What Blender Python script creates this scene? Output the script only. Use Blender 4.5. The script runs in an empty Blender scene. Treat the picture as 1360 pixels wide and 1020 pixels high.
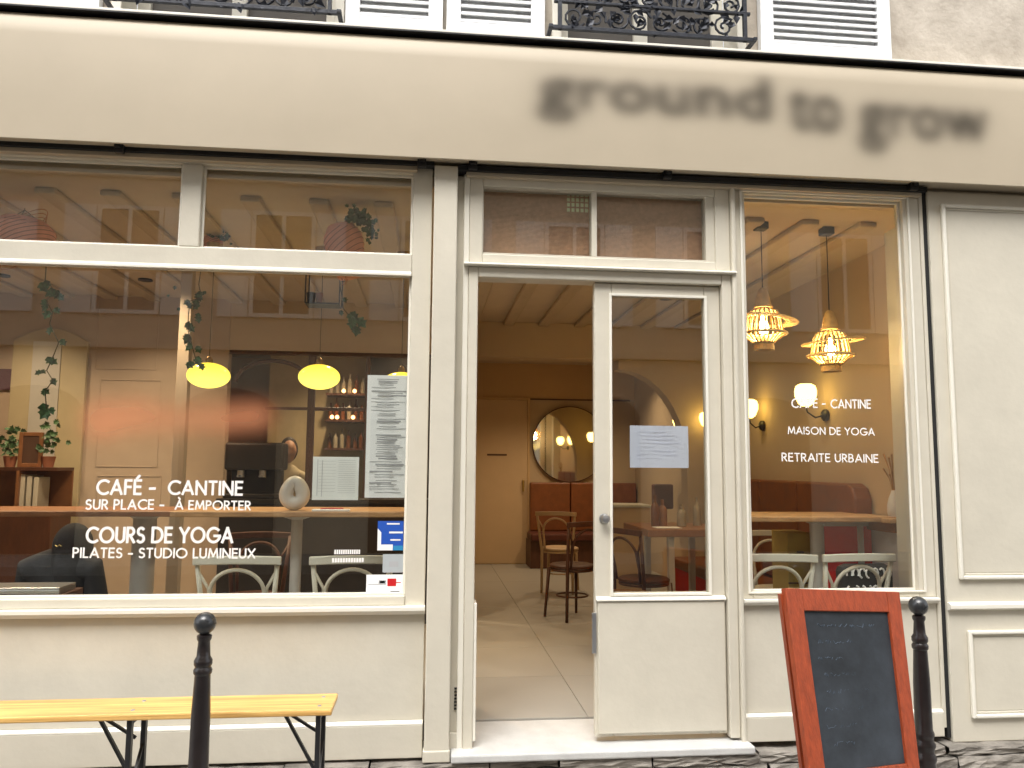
import bpy, bmesh, math, random
import numpy as np
from mathutils import Vector, Matrix
R = math.radians
random.seed(7)
scene = bpy.context.scene
col = scene.collection

# ------------------------------------------------------------------ camera
CAM = Vector((0.0, -4.0, 1.3486)); F = 1050.0
YAW, PITCH, ROLL = 0.10490776, 0.10399793, 0.00786406
cd = bpy.data.cameras.new('camera'); cam = bpy.data.objects.new('camera', cd); col.objects.link(cam)
cd.sensor_width = 36.0; cd.lens = 36.0 * F / 1360.0; cd.clip_start = 0.05; cd.clip_end = 500
fwd = Vector((math.sin(YAW) * math.cos(PITCH), math.cos(YAW) * math.cos(PITCH), math.sin(PITCH)))
rgt0 = Vector((math.cos(YAW), -math.sin(YAW), 0)); up0 = rgt0.cross(fwd)
cr, sr = math.cos(ROLL), math.sin(ROLL)
rgt = rgt0 * cr + up0 * sr; up = up0 * cr - rgt0 * sr
cam.matrix_world = Matrix(((rgt.x, up.x, -fwd.x, CAM.x), (rgt.y, up.y, -fwd.y, CAM.y), (rgt.z, up.z, -fwd.z, CAM.z), (0, 0, 0, 1)))
scene.camera = cam
# ------------------------------------------------------------------ world, sun, exposure
SUN_EL, SUN_AZ = 58, 200
w = bpy.data.worlds.new('World'); scene.world = w; w.use_nodes = True
nt = w.node_tree; nt.nodes.clear()
sky = nt.nodes.new('ShaderNodeTexSky'); sky.sky_type = 'NISHITA'; sky.sun_disc = False
sky.sun_elevation = R(SUN_EL); sky.sun_rotation = R(SUN_AZ); sky.air_density = 1.0; sky.dust_density = 4.0
hs = nt.nodes.new('ShaderNodeHueSaturation'); hs.inputs['Saturation'].default_value = 0.18   # an overcast, nearly white sky
bg = nt.nodes.new('ShaderNodeBackground'); bg.inputs['Strength'].default_value = 0.15
ow = nt.nodes.new('ShaderNodeOutputWorld')
nt.links.new(sky.outputs[0], hs.inputs['Color']); nt.links.new(hs.outputs[0], bg.inputs[0]); nt.links.new(bg.outputs[0], ow.inputs[0])
sl = bpy.data.lights.new('sun', 'SUN'); sl.energy = 0.9; sl.angle = R(40); sl.color = (1, 0.95, 0.87)
so = bpy.data.objects.new('sun', sl); col.objects.link(so)
sd = Vector((-math.sin(R(SUN_AZ + 180)) * math.cos(R(SUN_EL)) * -1, 0, 0))
sun_from = Vector((math.sin(R(-22)) * math.cos(R(SUN_EL)), -math.cos(R(-22)) * math.cos(R(SUN_EL)), math.sin(R(SUN_EL))))
so.rotation_euler = sun_from.to_track_quat('Z', 'Y').to_euler()
scene.view_settings.view_transform = 'Standard'; scene.view_settings.look = 'None'
scene.view_settings.exposure = 1.34; scene.view_settings.gamma = 1; scene.view_settings.use_curve_mapping = False
scene.render.engine = 'CYCLES'
cy = scene.cycles
cy.use_denoising = True; cy.max_bounces = 8; cy.diffuse_bounces = 4; cy.glossy_bounces = 4; cy.transparent_max_bounces = 16
cy.transmission_bounces = 6; cy.sample_clamp_indirect = 4; cy.caustics_reflective = False; cy.caustics_refractive = False

# ------------------------------------------------------------------ helpers
def at(px, py, Y):
    """point of the place seen at a pixel of the photograph, on the vertical plane Y"""
    d = fwd + rgt * ((px - 680) / F) - up * ((py - 510) / F)
    return CAM + d * ((Y - CAM.y) / d.y)

class MB:
    def __init__(s): s.v = []; s.f = []
    def box(s, x0, x1, y0, y1, z0, z1):
        n = len(s.v)
        s.v += [(x, y, z) for z in (z0, z1) for y in (y0, y1) for x in (x0, x1)]
        s.f += [tuple(n + i for i in q) for q in ((0, 2, 3, 1), (4, 5, 7, 6), (0, 1, 5, 4), (2, 6, 7, 3), (0, 4, 6, 2), (1, 3, 7, 5))]
        return s
    def bar(s, a, b, w, h, upv=(0, 0, 1)):
        a, b = Vector(a), Vector(b); d = (b - a).normalized(); u = Vector(upv)
        if abs(d.dot(u)) > .98: u = Vector((1, 0, 0))
        x = d.cross(u).normalized(); y = x.cross(d); n = len(s.v)
        for p in (a, b):
            for i, j in ((-1, -1), (1, -1), (1, 1), (-1, 1)): s.v.append(tuple(p + x * (i * w / 2) + y * (j * h / 2)))
        s.f += [tuple(n + i for i in q) for q in ((0, 1, 2, 3), (7, 6, 5, 4), (0, 4, 5, 1), (1, 5, 6, 2), (2, 6, 7, 3), (3, 7, 4, 0))]
        return s
    def tube(s, pts, r, seg=8, close=False):
        pts = [Vector(p) for p in pts]; N = len(pts); n0 = len(s.v)
        rr = r if isinstance(r, (list, tuple)) else [r] * N
        prev = None
        for i, p in enumerate(pts):
            if close: t = (pts[(i + 1) % N] - pts[i - 1])
            else: t = pts[min(i + 1, N - 1)] - pts[max(i - 1, 0)]
            t = t.normalized() if t.length > 1e-9 else Vector((0, 0, 1))
            if prev is None:
                a = Vector((0, 0, 1)) if abs(t.z) < .9 else Vector((1, 0, 0)); x = t.cross(a).normalized()
            else:
                x = (prev - t * prev.dot(t)).normalized()
            prev = x; y = t.cross(x)
            for k in range(seg):
                a = 2 * math.pi * k / seg; s.v.append(tuple(p + (x * math.cos(a) + y * math.sin(a)) * rr[i]))
        M_ = N if close else N - 1
        for i in range(M_):
            for k in range(seg):
                a = n0 + i * seg + k; b = n0 + i * seg + (k + 1) % seg
                c = n0 + ((i + 1) % N) * seg + (k + 1) % seg; d = n0 + ((i + 1) % N) * seg + k
                s.f.append((a, b, c, d))
        if not close:
            s.f.append(tuple(n0 + k for k in reversed(range(seg)))); s.f.append(tuple(n0 + (N - 1) * seg + k for k in range(seg)))
        return s
    def lathe(s, prof, c=(0, 0, 0), seg=24, tilt=None):
        n0 = len(s.v); c = Vector(c)
        for r, z in prof:
            for k in range(seg):
                a = 2 * math.pi * k / seg; p = Vector((r * math.cos(a), r * math.sin(a), z))
                if tilt: p = tilt @ p
                s.v.append(tuple(c + p))
        for i in range(len(prof) - 1):
            for k in range(seg):
                s.f.append((n0 + i * seg + k, n0 + i * seg + (k + 1) % seg, n0 + (i + 1) * seg + (k + 1) % seg, n0 + (i + 1) * seg + k))
        s.f.append(tuple(n0 + k for k in reversed(range(seg))))
        s.f.append(tuple(n0 + (len(prof) - 1) * seg + k for k in range(seg)))
        return s
    def prism(s, poly, axis, a, b):
        """extrude a 2D polygon along an axis ('x','y','z') from a to b"""
        n = len(s.v); m = len(poly)
        for t in (a, b):
            for u, v in poly:
                s.v.append({'x': (t, u, v), 'y': (u, t, v), 'z': (u, v, t)}[axis])
        s.f.append(tuple(n + i for i in range(m))); s.f.append(tuple(n + m + i for i in reversed(range(m))))
        for i in range(m):
            j = (i + 1) % m; s.f.append((n + i, n + m + i, n + m + j, n + j))
        return s
    def ring(s, x0, x1, z0, z1, wl, wr, wt, wb, y0, y1):
        """a rectangular frame in the XZ plane, butt-jointed"""
        s.box(x0, x0 + wl, y0, y1, z0, z1); s.box(x1 - wr, x1, y0, y1, z0, z1)
        s.box(x0 + wl, x1 - wr, y0, y1, z1 - wt, z1); s.box(x0 + wl, x1 - wr, y0, y1, z0, z0 + wb); return s
    def quad(s, *p):
        n = len(s.v); s.v += [tuple(q) for q in p]; s.f.append(tuple(range(n, n + len(p)))); return s

ORG = {}
def finish(o, parent, bevel, smooth):
    if parent is not None:
        o.parent = parent; o.matrix_parent_inverse = Matrix.Translation(-ORG[parent.name])
    ORG[o.name] = Vector((0, 0, 0)) if parent is None else Vector((0, 0, 0))
    if smooth:
        for p in o.data.polygons: p.use_smooth = True
        if smooth == 'auto':
            try: o.data.set_sharp_from_angle(angle=R(38))
            except Exception: pass
    if bevel:
        m = o.modifiers.new('bevel', 'BEVEL'); m.width = bevel; m.segments = 2; m.limit_method = 'ANGLE'; m.angle_limit = R(40)
def obj(name, mb, mat, parent=None, bevel=0, smooth=False, label=None, kind=None):
    me = bpy.data.meshes.new(name); me.from_pydata(mb.v, [], mb.f); me.update()
    bm = bmesh.new(); bm.from_mesh(me); bmesh.ops.recalc_face_normals(bm, faces=bm.faces); bm.to_mesh(me); bm.free()
    me.materials.append(mat); o = bpy.data.objects.new(name, me); col.objects.link(o)
    finish(o, parent, bevel, smooth)
    if label: o['label'] = label
    if kind: o['kind'] = kind
    return o
def tag(o, label, cat, group=None, kind=None):
    if label: o['label'] = label
    if cat: o['category'] = cat
    if group: o['group'] = group
    if kind: o['kind'] = kind
    return o
def thing(name, label, cat, loc=(0, 0, 0), group=None, rz=0):
    o = bpy.data.objects.new(name, None); col.objects.link(o); o.location = loc; o.rotation_euler.z = rz
    o.empty_display_size = .1; ORG[o.name] = Vector(loc); return tag(o, label, cat, group)
def lthing(name, label, cat, group=None):      # a thing built about the origin, moved afterwards
    return thing(name, label, cat, (0, 0, 0), group)
def struct(name, mb, mat, **k):
    return tag(obj(name, mb, mat, **k), None, None, kind='structure')
def dup(o, loc=None, rz=None, label=None, parent=None):
    c = o.copy(); col.objects.link(c)
    if parent is not None: c.parent = parent
    for ch in o.children: dup(ch, parent=c)
    if loc is not None: c.location = loc
    if rz is not None: c.rotation_euler.z = rz
    if label: c['label'] = label
    return c

def mat(name, c, rough=.6, metal=0, var=0, vscale=6, bump=0, bscale=60, c2=None, spec=.5, stretch=None, coat=0, trans=0, emit=None, es=0, detail=6):
    m = bpy.data.materials.new(name); m.use_nodes = True; t = m.node_tree; b = t.nodes['Principled BSDF']
    b.inputs['Base Color'].default_value = (*c, 1); b.inputs['Roughness'].default_value = rough; b.inputs['Metallic'].default_value = metal
    b.inputs['Specular IOR Level'].default_value = spec; b.inputs['Coat Weight'].default_value = coat
    if trans: b.inputs['Transmission Weight'].default_value = trans
    if emit: b.inputs['Emission Color'].default_value = (*emit, 1); b.inputs['Emission Strength'].default_value = es
    tc = t.nodes.new('ShaderNodeTexCoord'); mp = t.nodes.new('ShaderNodeMapping'); t.links.new(tc.outputs['Object'], mp.inputs[0])
    if stretch: mp.inputs['Scale'].default_value = stretch
    if var or c2:
        n = t.nodes.new('ShaderNodeTexNoise'); n.inputs['Scale'].default_value = vscale; n.inputs['Detail'].default_value = detail; n.inputs['Roughness'].default_value = .65
        t.links.new(mp.outputs[0], n.inputs[0])
        r = t.nodes.new('ShaderNodeValToRGB'); r.color_ramp.elements[0].position = .3; r.color_ramp.elements[1].position = .7
        a = c if c2 is None else c; d = c2 if c2 else c
        r.color_ramp.elements[0].color = (*[x * (1 - var) for x in a], 1); r.color_ramp.elements[1].color = (*[min(1, x * (1 + var)) for x in d], 1)
        t.links.new(n.outputs[0], r.inputs[0]); t.links.new(r.outputs[0], b.inputs['Base Color'])
        mr = t.nodes.new('ShaderNodeMapRange'); mr.inputs[3].default_value = max(0, rough - .1); mr.inputs[4].default_value = min(1, rough + .12)
        t.links.new(n.outputs[0], mr.inputs[0]); t.links.new(mr.outputs[0], b.inputs['Roughness'])
    if bump:
        n = t.nodes.new('ShaderNodeTexNoise'); n.inputs['Scale'].default_value = bscale; n.inputs['Detail'].default_value = 5
        t.links.new(mp.outputs[0], n.inputs[0]); bu = t.nodes.new('ShaderNodeBump'); bu.inputs['Strength'].default_value = bump; bu.inputs['Distance'].default_value = .01
        t.links.new(n.outputs[0], bu.inputs['Height']); t.links.new(bu.outputs[0], b.inputs['Normal'])
    return m

# ------------------------------------------------------------------ materials
PAINT = mat('cream_paint', (.61, .57, .475), .44, var=.055, vscale=3.5, bump=.12, bscale=30)
PAINT_LIT = mat('highlit_cream_paint', (.80, .77, .68), .35, var=.03, vscale=3, bump=.05, bscale=20)  # the cream made paler, bright edge highlights put into its colour
PAINT_F = mat('fascia_paint', (.45, .384, .284), .5, var=.045, vscale=1.3, bump=.05, bscale=8)
STUCCO = mat('stained_stucco', (.36, .31, .25), .9, var=.12, vscale=2.6, bump=.5, bscale=30, c2=(.55, .50, .43), detail=10)
STONE = mat('worn_stone', (.10, .09, .075), .9, var=.2, vscale=5, bump=.8, bscale=18, c2=(.34, .31, .27), stretch=(1, 1, 4), detail=10)
PAVE = mat('paving_stone', (.20, .19, .175), .85, var=.15, vscale=7, bump=.4, bscale=50, c2=(.30, .29, .27))
ASPH = mat('asphalt', (.05, .05, .05), .9, var=.2, vscale=40, bump=.5, bscale=200)
THRESH = mat('threshold_stone', (.56, .56, .545), .5, var=.10, vscale=7, bump=.15)
WHITE = mat('shutter_white', (.80, .81, .82), .5, var=.02, vscale=4)
IRON = mat('cast_iron', (.020, .023, .032), .45, metal=.3, var=.4, vscale=30, bump=.2)
BLACKM = mat('black_metal', (.018, .018, .02), .4, metal=.2, var=.2, vscale=20)
RUBBER = mat('black_gap', (.012, .012, .012), .8, var=.2)
BOLL = mat('bollard_paint', (.014, .010, .010), .32, var=.25, vscale=18, bump=.12, bscale=70, coat=.3)
BOLLB = mat('bollard_ball', (.022, .024, .026), .28, var=.2, vscale=20, coat=.3)
BWOOD = mat('varnished_pine', (.58, .29, .075), .42, var=.2, vscale=4.5, c2=(.86, .53, .17), stretch=(.45, 14, 14), bump=.08, bscale=20, coat=.3)
REDW = mat('red_board_wood', (.32, .055, .016), .5, var=.28, vscale=11, bump=.2, bscale=30, stretch=(6, 6, 1))
SLATE = mat('slate', (.009, .012, .015), .6, var=.25, vscale=3, c2=(.034, .042, .052), bump=.05)
IWALL = mat('tan_plaster', (.53, .41, .27), .85, var=.05, vscale=1.2, bump=.1, bscale=30)
IWALL2 = mat('orange_tan_plaster', (.58, .40, .21), .85, var=.05, vscale=1.0)
IDOOR = mat('interior_door_paint', (.58, .42, .25), .6, var=.03)
CEIL = mat('ceiling_plaster', (.56, .46, .34), .85, var=.04)
BEAM = mat('ceiling_beam', (.50, .40, .28), .8, var=.08, vscale=4, stretch=(4, 1, 4), bump=.2)
FLOOR = mat('floor_tile', (.38, .365, .33), .42, var=.05, vscale=3, bump=.05)
GROUT = mat('grout', (.31, .295, .265), .9)
TABLEW = mat('table_oak', (.40, .22, .10), .5, var=.15, vscale=4, c2=(.58, .36, .18), stretch=(1, 8, 8))
DWOOD = mat('dark_wood', (.085, .030, .014), .45, var=.3, vscale=5, stretch=(6, 6, 1))
MWOOD = mat('chair_wood', (.26, .11, .045), .45, var=.2, vscale=8)
CWHITE = mat('chair_white', (.62, .60, .52), .45, var=.04)
LEGW = mat('table_leg_white', (.52, .50, .47), .5, var=.03)
LEATHER = mat('tan_leather', (.19, .060, .016), .45, var=.2, vscale=10, bump=.15, bscale=60)
DLEATHER = mat('dark_leather', (.09, .022, .012), .5, var=.2, vscale=10)
REDF = mat('red_fabric', (.62, .018, .010), .7, var=.12, vscale=10)
YELP = mat('ochre_panel', (.42, .30, .08), .7, var=.06)
BACKBAR = mat('back_bar_black', (.018, .013, .011), .4, var=.3, vscale=6)
CERAM = mat('white_ceramic', (.66, .65, .62), .35, var=.03)
TERRA = mat('terracotta', (.88, .38, .24), .75, var=.1, vscale=12)
TERRD = mat('terracotta_groove', (.42, .17, .10), .8)
IVY = mat('ivy_leaf', (.018, .055, .024), .5, var=.4, vscale=40, c2=(.05, .13, .045))
STEM = mat('plant_stem', (.06, .06, .03), .7)
PAPER = mat('paper', (.90, .91, .92), .8, var=.02, vscale=3)
PAPER2 = mat('lavender_paper', (.72, .75, .92), .8, var=.02)
VINYL = mat('white_vinyl', (.90, .88, .86), .6)
INK = mat('grey_print', (.42, .43, .45), .8)
INKD = mat('black_print', (.03, .03, .03), .7)
BLUE = mat('blue_sticker', (.02, .09, .45), .4)
BLUE2 = mat('light_blue_sticker', (.03, .25, .50), .4)
REDP = mat('red_print', (.55, .01, .015), .5)
GREYS = mat('grey_sticker', (.42, .46, .48), .5)
CLOTH = mat('black_cloth', (.012, .012, .015), .8, var=.4, vscale=9, bump=1.0, bscale=9)
CAPM = mat('black_knit', (.009, .009, .010), .9, bump=.5, bscale=120)
SKIN = mat('skin', (.45, .24, .15), .55)
HAIR = mat('dark_hair', (.03, .016, .010), .6, bump=.5, bscale=90)
CREAMC = mat('cream_cloth', (.50, .42, .28), .85, bump=.2)
BRASS = mat('brass', (.45, .30, .10), .3, metal=1)
STEEL = mat('brushed_steel', (.55, .56, .58), .3, metal=.9)
WICKER = mat('wicker', (.22, .10, .035), .7, var=.3, vscale=40, bump=.6, bscale=90)
RATTAN = mat('lamp_rattan', (.62, .42, .16), .6, var=.2, vscale=30)
BOOKW = mat('white_book', (.60, .56, .48), .7, var=.05)
BOOKD = mat('dark_frame', (.10, .05, .03), .6)
PURPLE = mat('purple_print', (.10, .035, .05), .7)
BLIND = mat('woven_blind', (.70, .44, .29), .8, var=.12, vscale=40)
OPPW = mat('opposite_limestone', (.66, .54, .40), .85, var=.10, vscale=1.2, bump=.3, bscale=10)
OPPD = mat('opposite_glass', (.13, .12, .11), .25)
OPPS = mat('opposite_shutter', (.82, .80, .74), .6)
DRY = mat('dried_grass', (.36, .20, .08), .8, var=.2)
def emis(name, c, s):
    m = bpy.data.materials.new(name); m.use_nodes = True; t = m.node_tree; t.nodes.clear()
    e = t.nodes.new('ShaderNodeEmission'); e.inputs[0].default_value = (*c, 1); e.inputs[1].default_value = s
    o = t.nodes.new('ShaderNodeOutputMaterial'); t.links.new(e.outputs[0], o.inputs[0]); return m
GLOBE = mat('lit_yellow_globe', (.75, .62, .10), .18, emit=(1.0, .70, .055), es=.82)
SCONCE = emis('lit_sconce_glass', (1.0, .66, .16), 3.0)
BULB = emis('lit_bulb', (1.0, .66, .26), 60)
SPOTM = emis('lit_downlight', (1.0, .72, .42), 16)
BARL = emis('lit_bar_lamp', (1.0, .45, .16), 3)
MIRROR = mat('mirror', (.80, .78, .74), .03, metal=1)

def grade_globe():
    t = GLOBE.node_tree; b = t.nodes['Principled BSDF']; tc = t.nodes.new('ShaderNodeTexCoord'); sp = t.nodes.new('ShaderNodeSeparateXYZ'); r = t.nodes.new('ShaderNodeValToRGB')
    r.color_ramp.elements[0].color = (1, .80, .13, 1); r.color_ramp.elements[1].color = (.84, .56, .03, 1); r.color_ramp.elements[0].position = .25
    t.links.new(tc.outputs['Generated'], sp.inputs[0]); t.links.new(sp.outputs[2], r.inputs[0]); t.links.new(r.outputs[0], b.inputs['Emission Color'])
grade_globe()
def glass(name, tint, ior=1.5, boost=1.0, rough=0.0):
    m = bpy.data.materials.new(name); m.use_nodes = True; t = m.node_tree; t.nodes.clear()
    tr = t.nodes.new('ShaderNodeBsdfTransparent'); tr.inputs[0].default_value = (*tint, 1)
    g = t.nodes.new('ShaderNodeBsdfGlossy'); g.inputs['Roughness'].default_value = rough
    fr = t.nodes.new('ShaderNodeFresnel')      # both faces of a thin pane reflect alike
    ge = t.nodes.new('ShaderNodeNewGeometry'); io = t.nodes.new('ShaderNodeMapRange'); io.inputs[3].default_value = ior; io.inputs[4].default_value = 1 / ior
    t.links.new(ge.outputs['Backfacing'], io.inputs[0]); t.links.new(io.outputs[0], fr.inputs[0])
    mu = t.nodes.new('ShaderNodeMath'); mu.operation = 'MULTIPLY'; mu.inputs[1].default_value = boost; mu.use_clamp = True
    mx = t.nodes.new('ShaderNodeMixShader'); o = t.nodes.new('ShaderNodeOutputMaterial')
    t.links.new(fr.outputs[0], mu.inputs[0]); t.links.new(mu.outputs[0], mx.inputs[0]); t.links.new(tr.outputs[0], mx.inputs[1]); t.links.new(g.outputs[0], mx.inputs[2]); t.links.new(mx.outputs[0], o.inputs[0])
    return m
GLASS = glass('window_glass', (.96, .97, .95), 1.5, 1.85)
GLASSP = glass('partition_glass', (.90, .88, .85), 1.5, 1.3)
def decal(name, c, attr='a'):
    m = bpy.data.materials.new(name); m.use_nodes = True; t = m.node_tree; t.nodes.clear()
    at_ = t.nodes.new('ShaderNodeAttribute'); at_.attribute_name = attr
    tr = t.nodes.new('ShaderNodeBsdfTransparent'); d = t.nodes.new('ShaderNodeBsdfDiffuse'); d.inputs[0].default_value = (*c, 1)
    mx = t.nodes.new('ShaderNodeMixShader'); o = t.nodes.new('ShaderNodeOutputMaterial')
    t.links.new(at_.outputs['Fac'], mx.inputs[0]); t.links.new(tr.outputs[0], mx.inputs[1]); t.links.new(d.outputs[0], mx.inputs[2]); t.links.new(mx.outputs[0], o.inputs[0]); return m

# ------------------------------------------------------------------ stroke lettering (a geometric capital face)
def arc(cx, cz, rx, rz, a0, a1, n=12): return [(cx + rx * math.cos(R(a0 + (a1 - a0) * i / n)), cz + rz * math.sin(R(a0 + (a1 - a0) * i / n))) for i in range(n + 1)]
def ln(*p): return list(p)
G = {
 'A': (.78, [ln((0, 0), (.39, 1)), ln((.39, 1), (.78, 0)), ln((.14, .3), (.64, .3))]),
 'B': (.52, [ln((0, 0), (0, 1)), ln((0, 1), (.22, 1)) + arc(.22, .76, .24, .24, 90, -90, 8) + ln((0, .52)), arc(.24, .26, .28, .26, 90, -90, 8) + ln((0, 0))]),
 'C': (.78, [arc(.5, .5, .5, .5, 52, 308, 16)]),
 'D': (.76, [ln((0, 0), (0, 1)), ln((0, 1), (.26, 1)) + arc(.26, .5, .5, .5, 90, -90, 12) + ln((0, 0))]),
 'E': (.46, [ln((0, 0), (0, 1)), ln((0, 1), (.46, 1)), ln((0, .53), (.42, .53)), ln((0, 0), (.46, 0))]),
 'F': (.44, [ln((0, 0), (0, 1)), ln((0, 1), (.44, 1)), ln((0, .52), (.40, .52))]),
 'G': (.94, [arc(.5, .5, .5, .5, 45, 345, 16), ln((.56, .44), (1.0, .44))]),
 'I': (0.0, [ln((0, 0), (0, 1))]),
 'L': (.40, [ln((0, 1), (0, 0)), ln((0, 0), (.40, 0))]),
 'M': (.92, [ln((0, 0), (.12, 1)), ln((.12, 1), (.46, .15)), ln((.46, .15), (.80, 1)), ln((.80, 1), (.92, 0))]),
 'N': (.70, [ln((0, 0), (0, 1)), ln((0, 1), (.70, 0)), ln((.70, 0), (.70, 1))]),
 'O': (1.0, [arc(.5, .5, .5, .5, 0, 360, 24)]),
 'P': (.48, [ln((0, 0), (0, 1)), ln((0, 1), (.22, 1)) + arc(.22, .74, .26, .26, 90, -90, 8) + ln((0, .48))]),
 'R': (.52, [ln((0, 0), (0, 1)), ln((0, 1), (.22, 1)) + arc(.22, .74, .26, .26, 90, -90, 8) + ln((0, .48)), ln((.2, .48), (.52, 0))]),
 'S': (.50, [arc(.26, .75, .23, .25, 40, 250, 9) + arc(.24, .25, .26, .26, 75, -140, 9)]),
 'T': (.54, [ln((0, 1), (.54, 1)), ln((.27, 1), (.27, 0))]),
 'U': (.60, [ln((0, 1), (0, .3)) + arc(.3, .3, .3, .3, 180, 360, 10) + ln((.6, 1))]),
 'X': (.66, [ln((0, 0), (.66, 1)), ln((0, 1), (.66, 0))]),
 'Y': (.66, [ln((0, 1), (.33, .48)), ln((.66, 1), (.33, .48)), ln((.33, .48), (.33, 0))]),
 '-': (.36, [ln((0, .40), (.36, .40))]), ' ': (.16, []),
}
G['É'] = (.46, G['E'][1] + [ln((.15, 1.14), (.32, 1.34))]); G['À'] = (.78, G['A'][1] + [ln((.46, 1.18), (.30, 1.38))])
def lettering(name, text, p0, p1, h, mt, parent, y, th=.15, ndir=-1):
    """text running from p0 to p1 (baseline ends) with cap height h, a ribbon per stroke"""
    p0, p1 = Vector(p0), Vector(p1); gap = .27
    tot = sum(G[c][0] + gap for c in text) - gap
    sc = (p1 - p0).length / tot; ux = (p1 - p0).normalized(); uz = Vector((0, 0, 1)); mb = MB(); x = 0; k = 0
    for ch in text:
        wd, strokes = G[ch]
        for st in strokes:
            P = [(a * sc + x, b * h) for a, b in st]; hw = th * h / 2; Lp, Rp = [], []
            closed = math.dist(P[0], P[-1]) < 1e-6 and len(P) > 3
            if closed: P = P[:-1]
            n = len(P)
            for i in range(n):
                a = P[i - 1] if (i or closed) else P[i]; b = P[(i + 1) % n] if (i < n - 1 or closed) else P[i]; c = P[i]
                d1 = Vector((c[0] - a[0], c[1] - a[1])); d2 = Vector((b[0] - c[0], b[1] - c[1]))
                if d1.length < 1e-9: d1 = d2.copy()
                if d2.length < 1e-9: d2 = d1.copy()
                d1.normalize(); d2.normalize(); n1 = Vector((-d1.y, d1.x)); n2 = Vector((-d2.y, d2.x)); m = (n1 + n2)
                m = m / max(m.length_squared, .5) * 2 * hw
                e = Vector((0, 0))
                if not closed and i == 0: e = -d2 * hw * .8
                if not closed and i == n - 1: e = d1 * hw * .8
                Lp.append(Vector(c) + m + e); Rp.append(Vector(c) - m + e)
            yy = y + ndir * .00025 * (k % 4); k += 1; b0 = len(mb.v)
            for q in range(n):
                for pt in (Lp[q], Rp[q]):
                    w3 = p0 + ux * pt.x + uz * pt.y; mb.v.append((w3.x, yy, w3.z))
            for q in range(n if closed else n - 1):
                r2 = (q + 1) % n; mb.f.append((b0 + 2 * q, b0 + 2 * r2, b0 + 2 * r2 + 1, b0 + 2 * q + 1))
        x += (wd + gap) * sc
    return obj(name, mb, mt, parent, label='white lettering reading "%s"' % text)

# ================================================================== GROUND AND STREET
ZP = -.16
m = MB(); m.box(-60, 60, -60, 40, -1.0, -.32); struct('ground', m, ASPH)
m = MB(); m.box(-14, 14, -8.3, -1.75, -.318, -.29); struct('road', m, ASPH)
pv = MB(); pv.box(-14, 14, -1.60, .25, -.318, ZP - .012); pavement = struct('pavement', pv, GROUT)
kb = MB(); kb.box(-14, 14, -1.749, -1.601, -.318, ZP - .03); kerb = struct('kerb', kb, GROUT)
k0 = None
for i in range(14):
    m = MB(); m.box(-.495, .495, -1.75, -1.60, -.30, ZP)
    if k0 is None: k0 = obj('kerb_stone', m, PAVE, kerb, bevel=.012); k0.location.x = -6.5
    else: c = k0.copy(); col.objects.link(c); c.location.x = -6.5 + i
s0 = None
for r in range(4):
    for i in range(20):
        x = -5.0 + i * .52 + (r % 2) * .26
        if s0 is None: m = MB(); m.box(-.252, .252, -.196, .196, ZP - .05, ZP); s0 = obj('paving_slab', m, PAVE, pavement, bevel=.006); o = s0
        else: o = s0.copy(); col.objects.link(o)
        o.location = (x, -1.39 + r * .405, random.uniform(-.003, .003))
m = MB(); m.box(-14, 14, -9.9, -8.3, -.318, ZP); struct('opposite_pavement', m, PAVE)

# ================================================================== THE BUILDING WITH THE SHOPFRONT
B = thing('shop_building', 'cream painted shopfront with fascia, large windows and double door under a shuttered upper floor', 'building', (0, 0, 0))
XL0, XR0 = -3.6, 4.4          # shopfront extent
# X positions of the joinery
mulL, mulR, wR, poL, poR = -1.257, -1.158, -.100, .007, .127
opL, dL, gL, gR, dR, rwL, rwR = .241, .854, .946, 1.449, 1.536, 1.678, 2.585
GB, TT, TB, GT, OT, RT = .714, 2.427, 2.324, 2.88, 2.319, 2.83
HEAD = 2.93
# upper wall
uw = MB(); WZ0, WZ1 = 3.57, 7.2
def P(px, py=20): return at(px, py, .02).x
w2a, w2b = P(733, 30), P(988, 30); w1a, w1b = P(150, 10), P(458, 12)
for a, b in ((XL0 - 1.5, w1a), (w1b, w2a), (w2b, XR0 + 1.5)): uw.box(a, b, .02, .32, WZ0 - .35, WZ1)
uw.box(w1a, w1b, .02, .32, WZ0 - .35, WZ0 + .02); uw.box(w2a, w2b, .02, .32, WZ0 - .35, WZ0 + .02)
uw.box(w1a, w1b, .02, .32, 5.75, WZ1); uw.box(w2a, w2b, .02, .32, 5.75, WZ1)
obj('upper_wall', uw, STUCCO, B)
for a, b in ((w1a, w1b), (w2a, w2b)):
    sh_jamb = MB(); sh_jamb.box(a - .001, a + .05, -.005, .20, WZ0, 5.77); sh_jamb.box(b - .05, b + .001, -.005, .20, WZ0, 5.77)
    obj('window_surround', sh_jamb, PAINT_LIT, B, bevel=.004)
for a, b in ((w1a, w1b), (w2a, w2b)):
    f = MB(); f.ring(a + .05, b - .05, WZ0 + .02, 5.75, .07, .07, .07, .09, .20, .26); mx_ = (a + b) / 2; f.box(mx_ - .04, mx_ + .04, .195, .265, WZ0 + .11, 5.68)
    for z in (4.2, 4.75, 5.25): f.box(a + .12, mx_ - .04, .205, .255, z, z + .03); f.box(mx_ + .04, b - .12, .205, .255, z, z + .03)
    wf = obj('upper_window', f, PAINT_LIT, B, bevel=.004)
    g = MB(); g.box(a + .12, b - .12, .226, .232, WZ0 + .11, 5.68); obj('pane', g, OPPD, wf)
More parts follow.
